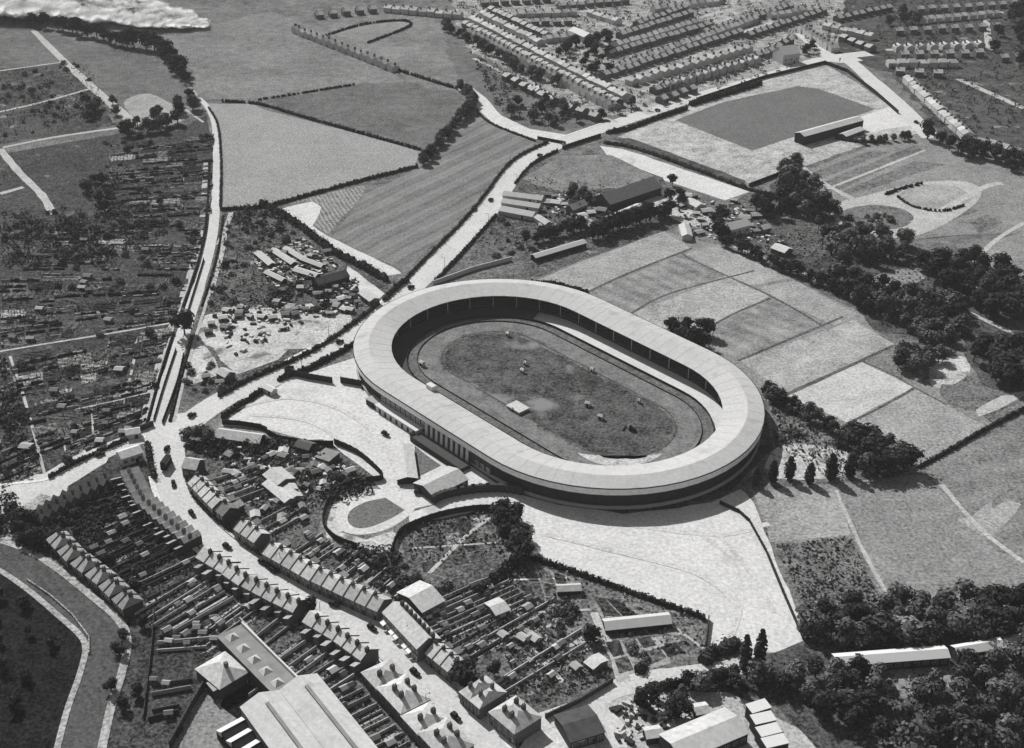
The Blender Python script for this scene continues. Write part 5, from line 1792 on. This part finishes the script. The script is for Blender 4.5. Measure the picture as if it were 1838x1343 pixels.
def plant_trees(limit=285):
    """The trees that show largest stand singly; the small remainder far off is one mass."""
    TREEQ.sort(key=lambda q: -q[1] / (q[0].length + CAM_H))
    for p, h, kind, label, group, wide, (cm, tm), rz in TREEQ[:limit]:
        t = thing('tree', label, 'tree', (p.x, p.y, 0), rz, group)
        s = h / 10
        t.scale = (s * wide, s * wide, s)
        link('crown', cm, t)
        link('trunk', tm, t)
        NT[0] += 1
    vs_, fs_, ms_ = [], [], []
    for p, h, kind, label, group, wide, (cm, tm), rz in TREEQ[limit:]:
        s = h / 10
        Mx = Matrix.Translation((p.x, p.y, 0)) @ Matrix.Rotation(rz, 4, 'Z') @ Matrix.Diagonal((s * wide, s * wide, s, 1))
        for me, mi in ((cm, {'dark': 0, 'mid': 1, 'pale': 2}[kind]), (tm, 3)):
            n0 = len(vs_)
            vs_ += [tuple(Mx @ v.co) for v in me.vertices]
            for pl in me.polygons:
                fs_.append(tuple(n0 + q for q in pl.vertices))
                ms_.append(mi)
    me = bpy.data.meshes.new('distant_trees')
    me.from_pydata(vs_, [], fs_)
    for m_ in ('leafd', 'leaf', 'leafl', 'bark'):
        me.materials.append(M[m_])
    me.polygons.foreach_set("material_index", ms_)
    o = link('distant_trees', me)
    o["kind"] = 'stuff'


def bush(p, s, kind, label, group=None):
    o = link('bush', random.choice(BUSH[kind]), None, (p.x, p.y, 0), U(0, 6.28), (s, s, s * U(.8, 1.3)))
    NT[1] += 1
    return tag(o, label, 'bush', group)


def in_poly(p, poly):
    c = False
    j = len(poly) - 1
    for i in range(len(poly)):
        a, b = poly[i], poly[j]
        if (a.y > p.y) != (b.y > p.y) and p.x < (b.x - a.x) * (p.y - a.y) / (b.y - a.y) + a.x:
            c = not c
        j = i
    return c


def scatter(poly, n, mind):
    w = W(poly)
    xs, ys = [p.x for p in w], [p.y for p in w]
    out = []
    for k in range(n * 60):
        p = Vector((U(min(xs), max(xs)), U(min(ys), max(ys))))
        if in_poly(p, w) and all((p - q).length > mind for q in out):
            out.append(p)
            if len(out) >= n:
                break
    return out


def wood(poly, n, mind, h0, h1, kinds, label, group):
    for p in scatter(poly, n, mind):
        tree(p, U(h0, h1), random.choice(kinds), label, group, wide=U(1.05, 1.4))


def tree_row(pts, step, h0, h1, kinds, label, group, jit=1.0):
    step *= .8
    """Row of trees; label carries {} for the place in the row."""
    st = walk(smooth(W(pts), 4), step)
    for i, (p, d) in enumerate(st):
        tree(p + Vector((U(-jit, jit), U(-jit, jit))), U(h0, h1), random.choice(kinds), label.format(ORD[i]), group, wide=U(1.05, 1.3))


D3, DM = ('dark', 'mid', 'mid'), ('dark', 'mid', 'mid', 'pale')
# far left rim below the smoke
tree_row([(5, 38), (60, 45), (118, 58), (165, 68), (220, 84), (275, 92), (310, 118), (335, 150)], 13, 11, 17, ('dark',), '{} dark tree from the left in the belt below the white smoke', 'tree belt below the smoke', 2)
wood([(295, 205), (335, 175), (352, 190), (330, 225), (280, 240), (225, 245), (225, 228)], 14, 7, 8, 12, D3, 'dark tree in the clump where the pale lane bends at upper left', 'clump at the lane bend')
wood([(130, 190), (205, 175), (230, 215), (140, 215)], 7, 7, 7, 10, D3, 'dark tree beside the straight pale path at upper left', 'trees by the straight path')
wood([(150, 330), (195, 320), (200, 390), (150, 390)], 6, 6, 6, 9, D3, 'tree in the overgrown part of the left allotments', 'trees in the left allotments')
# hedgerow between meadow and ploughed field
tree_row([(756, 297), (775, 278), (800, 248), (830, 215), (848, 192), (840, 172), (822, 158)], 6.5, 6, 10, D3, '{} tree up the ragged hedgerow between meadow and ploughed field', 'hedgerow by the ploughed field', 1.5)
tree_row([(800, 50), (850, 80), (900, 110), (960, 140), (1010, 155)], 11, 7, 11, D3, '{} tree along the dark belt below the estate avenue', 'belt below the estate avenue', 4)
wood([(905, 215), (940, 175), (1080, 205), (1130, 190), (1150, 200), (1080, 225), (1010, 232)], 15, 8, 6, 10, DM, 'tree in the ragged gardens above the wide road', 'trees above the wide road')
wood([(985, 95), (1090, 68), (1095, 78), (1000, 108)], 10, 7, 8, 11, ('dark',), 'dark garden tree between the slanting estate ranks', 'trees between estate ranks')
wood([(1045, 110), (1080, 90), (1120, 122), (1085, 140), (1050, 135)], 8, 7, 7, 10, ('dark',), 'dark garden tree at the near ends of the estate ranks', 'trees at the ends of the ranks')
wood([(1440, 95), (1460, 85), (1465, 100), (1445, 108)], 3, 6, 7, 9, ('dark',), 'dark tree beside the large white hall', 'trees by the white hall')
wood([(1590, 30), (1660, 20), (1640, 70), (1600, 75)], 6, 9, 8, 12, D3, 'tree in the dark garden patch at upper right', 'upper right garden trees')
wood([(1775, 20), (1850, 10), (1850, 120), (1780, 120)], 12, 9, 9, 13, ('dark',), 'dark tree in the wood at the upper right corner', 'upper right corner wood')
p = G((1664, 250))
tree(p, 15, 'dark', 'tall round dark tree at the near end of the football ground road')
wood([(1675, 258), (1740, 265), (1840, 295), (1850, 320), (1770, 290), (1690, 275)], 16, 7, 9, 13, ('dark',), 'dark tree in the belt under the pale row at right', 'belt under the pale row')
tree_row([(1550, 258), (1600, 254), (1640, 250)], 7, 5, 8, D3, '{} tree of the dark row behind the football ground car park', 'row behind the football ground')
# farm belts
tree_row([(948, 440), (1000, 425), (1050, 412)], 6, 7, 10, ('dark',), '{} tree from the left in the upper farm belt', 'upper farm belt', 1)
tree_row([(1060, 432), (1100, 415), (1150, 402), (1205, 388)], 5.5, 9, 13, ('dark',), '{} tree from the left in the tall lower farm belt', 'lower farm belt', 1.5)
wood([(1275, 400), (1300, 395), (1300, 440), (1280, 440)], 4, 5, 9, 13, ('dark',), 'tall dark tree on the left of the bright white house', 'trees left of the white house')
wood([(1350, 380), (1400, 355), (1430, 365), (1400, 400), (1360, 395)], 7, 6, 9, 13, ('dark',), 'tall dark tree above the bright white house', 'trees above the white house')
wood([(1195, 335), (1210, 330), (1225, 370), (1200, 375)], 4, 5, 6, 9, ('dark',), 'small dark tree at the edge of the pale farm yard', 'trees at the farm yard')
wood([(1010, 352), (1035, 340), (1080, 360), (1070, 378), (1030, 380)], 7, 6, 6, 9, D3, 'tree among the cottages of the farm', 'trees among the cottages')
# the big wood on the right
wood([(1400, 310), (1425, 300), (1500, 390), (1480, 425), (1420, 400)], 17, 7, 9, 14, D3, 'tree in the upper neck of the right-hand wood', 'upper neck of the wood')
wood([(1480, 430), (1640, 440), (1640, 470), (1500, 480)], 16, 7.5, 9, 14, D3, 'tree on the wood edge under the oval flower beds', 'wood edge under the beds')
wood([(1650, 480), (1760, 470), (1850, 520), (1850, 580), (1700, 560)], 26, 7.5, 10, 15, ('dark',), 'tall dark tree in the right end of the wood', 'right end of the wood')
wood([(1490, 500), (1560, 510), (1740, 560), (1730, 600), (1620, 590), (1560, 560)], 24, 7.5, 8, 13, D3, 'tree in the middle of the right-hand wood', 'middle of the wood')
tree_row([(1300, 440), (1370, 470), (1430, 495), (1500, 525), (1560, 565)], 7, 6, 10, ('dark',), '{} tree from the upper end of the belt edging the pale fields', 'belt edging the fields', 2)
wood([(1600, 645), (1640, 635), (1690, 650), (1660, 675), (1610, 668)], 9, 5.5, 8, 11, D3, 'tree in the isolated clump above the pale square field', 'isolated clump')
wood([(1640, 600), (1700, 605), (1700, 630), (1660, 630)], 6, 6, 7, 11, D3, 'tree on the slope between wood and isolated clump', 'trees on the slope')
wood([(1735, 640), (1780, 620), (1850, 640), (1850, 710), (1770, 690)], 14, 6.5, 10, 14, ('dark',), 'tall dark tree by the sandy patch at the right edge', 'trees by the sandy patch')
# stadium surroundings
wood([(1195, 600), (1265, 598), (1275, 635), (1240, 630)], 7, 5.5, 8, 11, ('dark',), 'dark tree behind the far side of the stadium roof', 'trees behind the stadium')
tree_row([(1375, 712), (1430, 742), (1490, 775), (1530, 800)], 6.5, 7, 10, D3, '{} tree down the belt beside the pale square field', 'belt beside the square field', 1)
wood([(1520, 800), (1560, 790), (1620, 820), (1640, 850), (1560, 858), (1520, 840)], 16, 5.5, 9, 12, D3, 'tree in the clump at the lower end of the belt', 'clump at the end of the belt')
for i, px in enumerate(((1356, 872), (1386, 866), (1416, 860), (1452, 868), (1490, 860), (1524, 856))):
    p = G(px)
    cm, tm = POPS[i % 3]
    t = thing('poplar', '%s slender poplar from the stadium end of the row by the sandy patch' % ORD[i], 'tree', (p.x, p.y, 0), U(0, 6), 'poplars by the sandy patch')
    s = (.75, .85, .9, .8, 1.0, .95)[i] * .85
    t.scale = (s * 1.9, s * 1.9, s * 1.05)
    link('crown', cm, t)
    link('trunk', tm, t)
for px, lab in (((1335, 1205), 'slender poplar at the corner of the large car park, left one of two'), ((1362, 1195), 'slender poplar at the corner of the large car park, right one of two')):
    p = G(px)
    cm, tm = POPS[1]
    t = thing('poplar', lab, 'tree', (p.x, p.y, 0), U(0, 6), 'poplars at the car park corner')
    t.scale = (1.3, 1.3, 1.15)
    link('crown', cm, t)
    link('trunk', tm, t)
wood([(893, 925), (915, 920), (945, 985), (955, 1015), (925, 1020), (905, 970)], 10, 4.5, 7, 10, ('dark',), 'dark tree in the column at the narrow neck of the car parks', 'trees at the car park neck')
p = G((332, 602))
tree(p, 14, 'dark', 'big round dark tree standing over the junction lane', None, 'tree', 1.15)
for i, px in enumerate(((340, 793), (362, 790), (378, 796))):
    tree(G(px), 8, 'mid', '%s round tree from the left in the clump at the junction' % ORD[i], 'clump at the junction', 'tree', 1.2)
p = G((836, 1228))
tree(p, 11, 'dark', 'big black tree between the houses on the shop side of the street', None, 'tree', 1.25)
tree(G((888, 1216)), 7, 'dark', 'round dark tree behind the hipped houses on the shop side')
tree(G((558, 1102)), 8, 'dark', 'dark tree in the gap between the two long west terraces')
tree(G((1160, 1268)), 9, 'dark', 'round black tree in the bend of the lower lane', None, 'tree', 1.3)
tree(G((1218, 1285)), 9, 'dark', 'dark tree left of the pale-roofed timber shed', None, 'tree', 1.4)
tree(G((1062, 1150)), 7, 'dark', 'black tree at the left end of the white nursery greenhouse', None, 'tree', 1.3)
tree(G((395, 905)), 7, 'dark', 'dark tree behind the dark-roofed house on the inner bend')
wood([(1445, 1105), (1580, 1090), (1700, 1085), (1770, 1085), (1760, 1150), (1500, 1160), (1450, 1150)], 34, 6.5, 8, 12, DM, 'bushy tree in the wood above the long white building', 'wood above the white building')
wood([(1770, 1085), (1850, 1075), (1850, 1140), (1780, 1145)], 9, 6.5, 9, 13, ('dark',), 'dark tree in the wood at the right edge', 'wood at the right edge')
wood([(1340, 1225), (1560, 1205), (1600, 1240), (1540, 1320), (1450, 1270), (1380, 1250)], 26, 6.5, 7, 11, D3, 'tree in the copse right of the stepped works', 'copse by the works')
wood([(1640, 1260), (1740, 1200), (1850, 1170), (1850, 1350), (1570, 1350)], 38, 7, 8, 12, D3, 'tree in the wood at the lower right corner', 'lower right wood')
wood([(1140, 1250), (1180, 1240), (1320, 1215), (1330, 1240), (1220, 1262)], 12, 5.5, 5, 8, DM, 'small tree in the strip below the lower lane', 'strip below the lower lane')
wood([(-20, 1060), (20, 1060), (110, 1140), (100, 1200), (60, 1340), (-20, 1340)], 9, 9, 4, 6, ('dark',), 'blackish tree in the plot left of the tarred road', 'plot left of the tarred road')
wood([(215, 1130), (262, 1120), (250, 1290), (190, 1330), (200, 1230)], 6, 6, 4, 6, ('dark',), 'dark small tree between the tarred road and the garden wall', 'trees right of the tarred road')
wood([(20, 930), (60, 935), (70, 985), (30, 975)], 6, 5, 6, 9, ('dark',), 'dark tree at the lower end of the sooty gabled row', 'trees by the sooty row')

# bushes
for poly, n, kinds, lab, gp in (
        ([(0, 390), (250, 390), (360, 400), (340, 480), (0, 490)], 46, D3, 'dark bush in the overgrown upper allotments', 'bushes in the upper allotments'),
        ([(0, 500), (340, 490), (270, 760), (80, 850)], 26, D3, 'bush among the lower vegetable plots', 'bushes in the lower plots'),
        ([(180, 250), (380, 240), (375, 390), (180, 390)], 26, D3, 'bush among the plots beside the curving lane', 'bushes by the curving lane'),
        ([(-10, 130), (150, 110), (205, 220), (-10, 255)], 24, D3, 'scrub bush in the far left enclosure', 'bushes in the far left enclosure'),
        ([(400, 390), (470, 375), (540, 430), (470, 450), (420, 560), (375, 560)], 36, DM, 'bush in the overgrown corner of the cluttered lot', 'bushes in the cluttered lot'),
        ([(500, 560), (620, 500), (650, 540), (600, 570)], 10, D3, 'bush near the huts of the cluttered lot', 'bushes near the huts'),
        ([(330, 660), (385, 650), (400, 700), (330, 725)], 12, DM, 'bush in the corner between lane and wide road', 'bushes in the road corner'),
        ([(360, 800), (470, 795), (560, 810), (640, 850), (560, 900), (480, 900)], 30, D3, 'bush in the gardens behind the inner bend', 'bushes behind the inner bend'),
        ([(590, 985), (700, 1000), (800, 1040), (850, 1065), (700, 1075)], 26, D3, 'bush on the rough ground below the training track', 'bushes below the training track'),
        ([(900, 380), (960, 400), (940, 460), (850, 470)], 10, D3, 'bush in the plot below the triple greenhouse', 'bushes below the greenhouse'),
        ([(75, 960), (230, 850), (300, 1000), (250, 1080)], 34, ('dark',), 'black bush in the gardens behind the paired houses', 'bushes behind the paired houses'),
        ([(985, 1080), (1030, 1085), (1040, 1140), (1000, 1150)], 14, DM, 'round bush in the nursery stock plot', 'bushes in the stock plot'),
        ([(1130, 1160), (1150, 1150), (1165, 1200), (1145, 1215)], 6, D3, 'bush along the nursery path', 'bushes along the nursery path'),
        ([(1510, 385), (1560, 372), (1630, 385), (1620, 408), (1540, 410)], 10, D3, 'shrub in the dark oval flower bed', 'shrubs in the dark bed'),
        ([(1390, 722), (1520, 790), (1500, 815), (1390, 790)], 8, DM, 'bush on the weedy slope beside the stadium', 'bushes beside the stadium')):
    for p in scatter(poly, n, 2.5):
        bush(p, U(.6, 1.35), random.choice(kinds), lab, gp)
for p, rn in bush_spots:
    if NT[1] < 296:
        bush(p, U(.5, .95), random.choice(D3), 'garden bush %s' % rn, 'garden bushes %s' % rn)


def hedge(label, pts, w, h, sm=4, mat='hedge', dens=1.0, gaps=0.0):
    line = smooth(W(pts), sm) if sm else W(pts)
    mb = MB()
    for p, d in walk(line, 1.3):
        if R() < gaps * .8:
            continue
        n = Vector((-d.y, d.x))
        hh = h * U(.7, 1.2)
        ww = w * U(.75, 1.15)
        # one bushy plant: a lumpy six-sided mound, then loose leaf clumps over it
        sh = n * U(-.12, .12) * w
        c0 = p + sh
        ring_ = []
        for a in range(6):
            t = a * math.pi / 3 + U(-.2, .2)
            ring_.append(d * math.cos(t) * U(.8, 1.15) + n * math.sin(t) * ww * .5 * U(.85, 1.15))
        mb.hull([(c0.x + q.x, c0.y + q.y, -.05) for q in ring_], [(c0.x + q.x * .62, c0.y + q.y * .62, hh * U(.75, 1.0)) for q in ring_])
        for k in range(max(3, int((3 + w * h * .7) * dens))):
            t, u = U(-1, 1), U(.3, 1.1)
            if R() < .5:
                t = random.choice((-1, 1)) * U(.8, 1.1)
            q = p + d * U(-.7, .7) + n * t * ww / 2
            mb.leaf((q.x, q.y, max(.15, hh * u)), U(.35, .65), (n.x * t + U(-.5, .5), n.y * t + U(-.5, .5), u + U(-.2, .6)))
    return tag(mb.build('hedge', M[mat]), label, 'hedge')


lw_ = smooth(W(LANE), 6)


def hedge_w(label, pts, off, w, h):
    out = []
    for i, p in enumerate(pts):
        dd_ = (pts[min(i + 1, len(pts) - 1)] - pts[max(i - 1, 0)]).normalized()
        out.append(p + Vector((-dd_.y, dd_.x)) * off)
    mb_ = MB()
    for p, d_ in walk(out, 1.3):
        n_ = Vector((-d_.y, d_.x))
        r6 = [d_ * math.cos(a * math.pi / 3) * .95 + n_ * math.sin(a * math.pi / 3) * w * .5 * U(.8, 1.2) for a in range(6)]
        mb_.hull([(p.x + q.x, p.y + q.y, -.05) for q in r6], [(p.x + q.x * .6, p.y + q.y * .6, h * U(.7, 1.15)) for q in r6])
    return tag(mb_.build('hedge', M['hedge']), label, 'hedge')


hedge_w('low dark hedge between the junction lane and its left footpath above the big tree', lw_[24:51], -4.7, 1.5, 1.2)
hedge_w('low dark hedge between the junction lane and its left footpath below the big tree', lw_[55:], -4.9, 1.6, 1.2)
hedge_w('low dark hedge between the junction lane and its right footpath above the big tree', lw_[34:51], 5.0, 1.6, 1.2)
hedge_w('low dark hedge between the junction lane and its right footpath below the big tree', lw_[55:], 5.2, 1.8, 1.4)
hedge('dark clipped hedge along the upper side of the wide road from junction to branch', [(395, 712), (450, 682), (560, 632), (640, 578), (680, 546)], 2.4, 2.4)
hedge('dark thick hedge along the lower side of the wide road to the stadium end', [(400, 750), (440, 722), (475, 700)], 2.6, 2.4)
hedge('dark thick hedge between the wide road and the stadium car park', [(500, 684), (560, 660), (610, 634), (640, 616)], 3.0, 2.6)
hedge('dark hedge along the ploughed field side of the wide road', [(712, 520), (760, 470), (830, 400), (875, 345), (905, 305), (935, 280), (985, 256)], 2.0, 2.2)
hedge('dark hedge on the farm side of the wide road below the greenhouse', [(782, 505), (830, 455), (870, 410), (890, 388)], 2.0, 2.0)
hedge('dark hedge on the farm side of the wide road above the greenhouse', [(925, 330), (955, 296), (1000, 272)], 1.8, 2.0)
hedge('dark hedge below the mown meadow beside the small plots', [(398, 378), (480, 371), (560, 350), (640, 328), (750, 300)], 2.4, 2.4)
hedge('ragged hedge along the top of the mown meadow', [(400, 183), (465, 188), (540, 210), (640, 238), (755, 270)], 2.4, 2.2, gaps=.15)
hedge('dark hedge beside the right edge of the curving lane and meadow', [(375, 195), (391, 225), (397, 290), (396, 372)], 1.6, 1.8)
hedge('ragged hedge down the yard side of the pale triangle', [(470, 368), (520, 395), (560, 425), (600, 455), (650, 480), (695, 505)], 4, 4)
hedge('dark hedge at the corner of the wide road and its branch', [(690, 540), (710, 520), (730, 505)], 3, 3)
hedge('thin hedge across the upper fields, longer one', [(530, 48), (600, 80), (680, 115), (770, 145), (820, 160)], 2.5, 2.5, gaps=.3)
hedge('thin hedge looping round the pale far field', [(585, 65), (650, 45), (720, 38), (735, 48), (660, 78)], 2.2, 2.0, gaps=.2)
hedge('thin hedge across the darker pasture above the meadow', [(465, 180), (560, 165), (640, 152)], 1.8, 1.6, gaps=.4)
hedge('dark hedge along the pale lane on its field side', [(850, 192), (880, 222), (960, 254)], 1.6, 1.6)
hedge('dark hedge along the football ground side of the wide road', [(1090, 240), (1130, 232), (1180, 214), (1235, 196)], 3.5, 3.2)
hedge('dark bank hedge along the back of the football terraces', [(1240, 190), (1300, 172), (1365, 152)], 5, 4)
hedge('dark hedge edging the long pale yard above the farm', [(1085, 258), (1140, 268), (1240, 303), (1340, 340), (1400, 355)], 2.4, 2.4)
hedge('dark hedge below the white lawn and nursery, car park side', [(950, 1002), (1040, 1032), (1150, 1072), (1268, 1112)], 2.2, 2.4)
hedge('dark hedge from the tree column down to the parade gardens', [(935, 1008), (905, 1028), (880, 1052), (855, 1068)], 4, 4.5)
hedge('thick rounded hedge on the corner of the car park and the lower lane', [(1262, 1190), (1285, 1172), (1330, 1160)], 6, 4)
hedge('dark hedge along the near side of the lower lane', [(1160, 1238), (1230, 1228), (1310, 1212)], 3, 3)
hedge('dark field hedge between the strip field and the pale square', [(1650, 840), (1720, 800), (1790, 760), (1850, 730)], 2.0, 2.0)
hedge('dark hedge hugging the stadium roof side of the top field', [(955, 508), (1000, 512), (1055, 526)], 2, 2.2)
hedge('low dark hedge along the far side of the football pitch terraces', [(1500, 250), (1540, 256), (1590, 256)], 2.4, 2.2)
hedge('dark hedge along the allotment side of the side road', [(90, 858), (150, 826), (230, 790)], 2, 2.2)
hedge('dark hedge hiding the bottom end of the gabled corner row', [(266, 800), (270, 830), (278, 862)], 2.6, 3)
hedge('low dark hedge at the front of the long dark-fronted terrace', [(440, 978), (500, 1018), (560, 1050), (620, 1075)], 1.6, 1.4)
hedge('dark front hedge of the inner bend terrace', [(335, 862), (350, 895), (385, 932), (425, 962)], 1.6, 1.4)
hedge('broken hedge along the edge of the oval lawn', [(1612, 355), (1640, 372), (1690, 380), (1735, 368)], 1.8, 1.6, gaps=.2)
hedge('dark hedge across the park above the oval beds', [(1590, 350), (1625, 338), (1660, 330)], 2.2, 2.0, gaps=.2)

# dense thorn thickets: countless stems, one mass
mb = MB()
for poly, n in (([(-20, 385), (130, 375), (250, 385), (300, 415), (250, 450), (120, 470), (-20, 480)], 130), ([(150, 320), (215, 310), (230, 390), (160, 395)], 45), ([(40, 410), (180, 400), (200, 470), (60, 480)], 60), ([(0, 150), (90, 150), (80, 180), (0, 190)], 25), ([(60, 185), (150, 180), (160, 215), (80, 225)], 30),
                ([(-20, 880), (25, 890), (30, 960), (-20, 965)], 40), ([(35, 925), (100, 930), (105, 1000), (40, 985)], 50), ([(95, 945), (230, 850), (255, 900), (150, 985)], 60), ([(340, 800), (400, 795), (480, 790), (560, 800), (470, 815), (370, 820)], 50), ([(0, 640), (25, 650), (70, 850), (0, 870)], 50),
                ([(400, 385), (470, 370), (535, 405), (520, 420), (430, 410)], 50), ([(440, 545), (560, 500), (600, 520), (470, 565)], 36), ([(640, 985), (715, 990), (720, 1040), (620, 1010)], 40), ([(575, 880), (660, 862), (670, 880), (590, 905)], 30)):
    for p in scatter(poly, n, 1.4):
        hh, rr = U(1.5, 4.2), U(1.4, 3)
        for q in range(26):
            v = Vector((random.gauss(0, 1), random.gauss(0, 1), abs(random.gauss(0, 1)))).normalized()
            mb.leaf((p.x + v.x * rr, p.y + v.y * rr, hh * v.z + .2), U(.4, .9), v + Vector((U(-.5, .5), U(-.5, .5), U(0, .5))))
o = mb.build('thicket', M['leafd'])
o["kind"] = 'stuff'

# stacked timber, crates and rubbish of the lots: countless small pieces, one mass
mb = MB()
for quad, n in ((((450, 470), (545, 430), (610, 480), (500, 520)), 260), (((380, 560), (520, 545), (600, 560), (420, 640)), 130), (((560, 500), (640, 500), (650, 550), (580, 570)), 160), (((960, 350), (1080, 350), (1100, 400), (960, 420)), 180), (((1200, 350), (1330, 370), (1420, 440), (1240, 430)), 200), (((380, 805), (560, 800), (640, 850), (480, 930)), 260), (((640, 690), (690, 705), (760, 775), (740, 780)), 40), (((1100, 1260), (1200, 1250), (1220, 1310), (1110, 1340)), 90)):
    for i in range(n):
        p = G(bil(quad, R(), R()))
        Mx = Matrix.Translation((p.x, p.y, 0)) @ Matrix.Rotation(U(0, 3.14), 4, 'Z')
        a, b_, h = U(.3, 1.8), U(.3, .9), U(.3, 1.5)
        mb.box(-a, a, -b_, b_, 0, h, 0 if R() < .55 else 1, Mx)
o = mb.build('stacked_rubbish', [M['timber'], M['shedroof']])
o["kind"] = 'stuff'

# ------------------------------------------------------------------ smoke
def smoke_mat():
    m, t, b = mat_base('smoke')
    b.inputs[0].default_value = (.96, .96, .96, 1)
    o = [n for n in t.nodes if n.type == 'OUTPUT_MATERIAL'][0]
    g = t.nodes.new("ShaderNodeNewGeometry")
    tl = t.nodes.new("ShaderNodeBsdfTranslucent")
    tl.inputs[0].default_value = (.96, .96, .96, 1)
    m1 = t.nodes.new("ShaderNodeMixShader")
    m1.inputs[0].default_value = .5
    t.links.new(b.outputs[0], m1.inputs[1])
    t.links.new(tl.outputs[0], m1.inputs[2])
    lw = t.nodes.new("ShaderNodeLayerWeight")
    lw.inputs[0].default_value = .5
    tr_ = t.nodes.new("ShaderNodeBsdfTransparent")
    mx = t.nodes.new("ShaderNodeMixShader")
    f = mth(t, 'ADD', mth(t, 'MULTIPLY', lw.outputs["Facing"], 1.35), mth(t, 'ADD', .12, mth(t, 'MULTIPLY', noise(t, g.outputs["Position"], 13, 5, .7), .75)))
    f = mth(t, 'MINIMUM', mth(t, 'MAXIMUM', f, 0.0), 1.0)
    t.links.new(f, mx.inputs[0])
    t.links.new(m1.outputs[0], mx.inputs[1])
    t.links.new(tr_.outputs[0], mx.inputs[2])
    t.links.new(mx.outputs[0], o.inputs[0])
    return m


ico = []
phi = (1 + 5 ** .5) / 2
iv = [Vector(v).normalized() for v in ((-1, phi, 0), (1, phi, 0), (-1, -phi, 0), (1, -phi, 0), (0, -1, phi), (0, 1, phi), (0, -1, -phi), (0, 1, -phi), (phi, 0, -1), (phi, 0, 1), (-phi, 0, -1), (-phi, 0, 1))]
iff = [(0, 11, 5), (0, 5, 1), (0, 1, 7), (0, 7, 10), (0, 10, 11), (1, 5, 9), (5, 11, 4), (11, 10, 2), (10, 7, 6), (7, 1, 8), (3, 9, 4), (3, 4, 2), (3, 2, 6), (3, 6, 8), (3, 8, 9), (4, 9, 5), (2, 4, 11), (6, 2, 10), (8, 6, 7), (9, 8, 1)]
for _ in range(2):
    cache = {}

    def midp(a, b):
        k = (min(a, b), max(a, b))
        if k not in cache:
            iv.append(((iv[a] + iv[b]) / 2).normalized())
            cache[k] = len(iv) - 1
        return cache[k]
    nf = []
    for a, b, c in iff:
        x, y, z = midp(a, b), midp(b, c), midp(c, a)
        nf += [(a, x, z), (b, y, x), (c, z, y), (x, y, z)]
    iff = nf
mb = MB()
spine = W([(-60, 30), (20, 35), (90, 40), (150, 44), (210, 48), (270, 54), (320, 56), (358, 54)])
spine = smooth(spine, 8)
Ns = len(spine)
for i, p in enumerate(spine):
    t = i / (Ns - 1)
    spread = 95 * (1 - t) + 6
    for k in range(int(4 + 12 * (1 - t))):
        r = (4 + 13 * (1 - t) ** .7) * U(.45, 1.3)
        off = U(0, 1) * spread
        c = Vector((p.x + U(-8, 8), p.y + off + 4, r * .45 + U(0, 5) * (1 - t) + 1))
        n0 = len(mb.v)
        mb.v += [tuple(c + Vector((v.x * 1.25, v.y * 1.25, v.z * .55)) * r * (1 + .12 * math.sin(v.x * 7 + i) * math.sin(v.y * 6 + k))) for v in iv]
        mb.f += [tuple(n0 + q for q in f) for f in iff]
        mb.m += [0] * len(iff)
o = mb.build('smoke', smoke_mat())
for pl in o.data.polygons:
    pl.use_smooth = True
o["kind"] = 'stuff'
plant_trees()

# ------------------------------------------------------------------ haze: the air between
mb = MB()
mb.box(-2600, 2600, -300, 4300, -1.2, 328)
hm = bpy.data.materials.new('haze')
hm.use_nodes = True
ht = hm.node_tree
ht.nodes.clear()
ho = ht.nodes.new("ShaderNodeOutputMaterial")
pv = ht.nodes.new("ShaderNodeVolumePrincipled")
pv.inputs["Color"].default_value = (.9, .9, .9, 1)
pv.inputs["Density"].default_value = 0.00005
ht.links.new(pv.outputs[0], ho.inputs["Volume"])
o = mb.build('haze', hm)
o["kind"] = 'stuff'

# ------------------------------------------------------------------ labels: things of one group told apart by their place
by = {}
for o in bpy.data.objects:
    if "category" in o and "label" in o:
        by.setdefault(o["label"], []).append(o)


def spot(o):
    x, y, z = o.location
    yy, zz = y, z - CAM_H
    dep = yy * _c - zz * _s
    return 919 + FOC * x / dep, 671.5 - FOC * (yy * _s + zz * _c) / dep


RANKS = {1: [''], 2: [', back rank', ', front rank'], 3: [', back rank', ', middle rank', ', front rank'], 4: [', rearmost rank', ', second rank', ', third rank', ', front rank']}
for lab, os_ in by.items():
    if len(os_) < 2:
        continue
    nb = min(4, max(1, math.ceil(len(os_) / 11)))
    os_.sort(key=lambda o: spot(o)[1])
    per = math.ceil(len(os_) / nb)
    for b_ in range(nb):
        band = sorted(os_[b_ * per:(b_ + 1) * per], key=lambda o: spot(o)[0])
        for i, o in enumerate(band):
            if i < len(ORD):
                o["label"] = lab + ', ' + ORD[i] + ' from left' + RANKS[nb][b_]
            if "group" not in o:
                o["group"] = lab
print("HOUSES", HOUSES, "TREES", NT, "sheets z", _z, "objects", len(bpy.data.objects))

for o in bpy.data.objects:
    if "label" in o and len(o["label"].split()) > 16:
        print("LONG", o["label"])
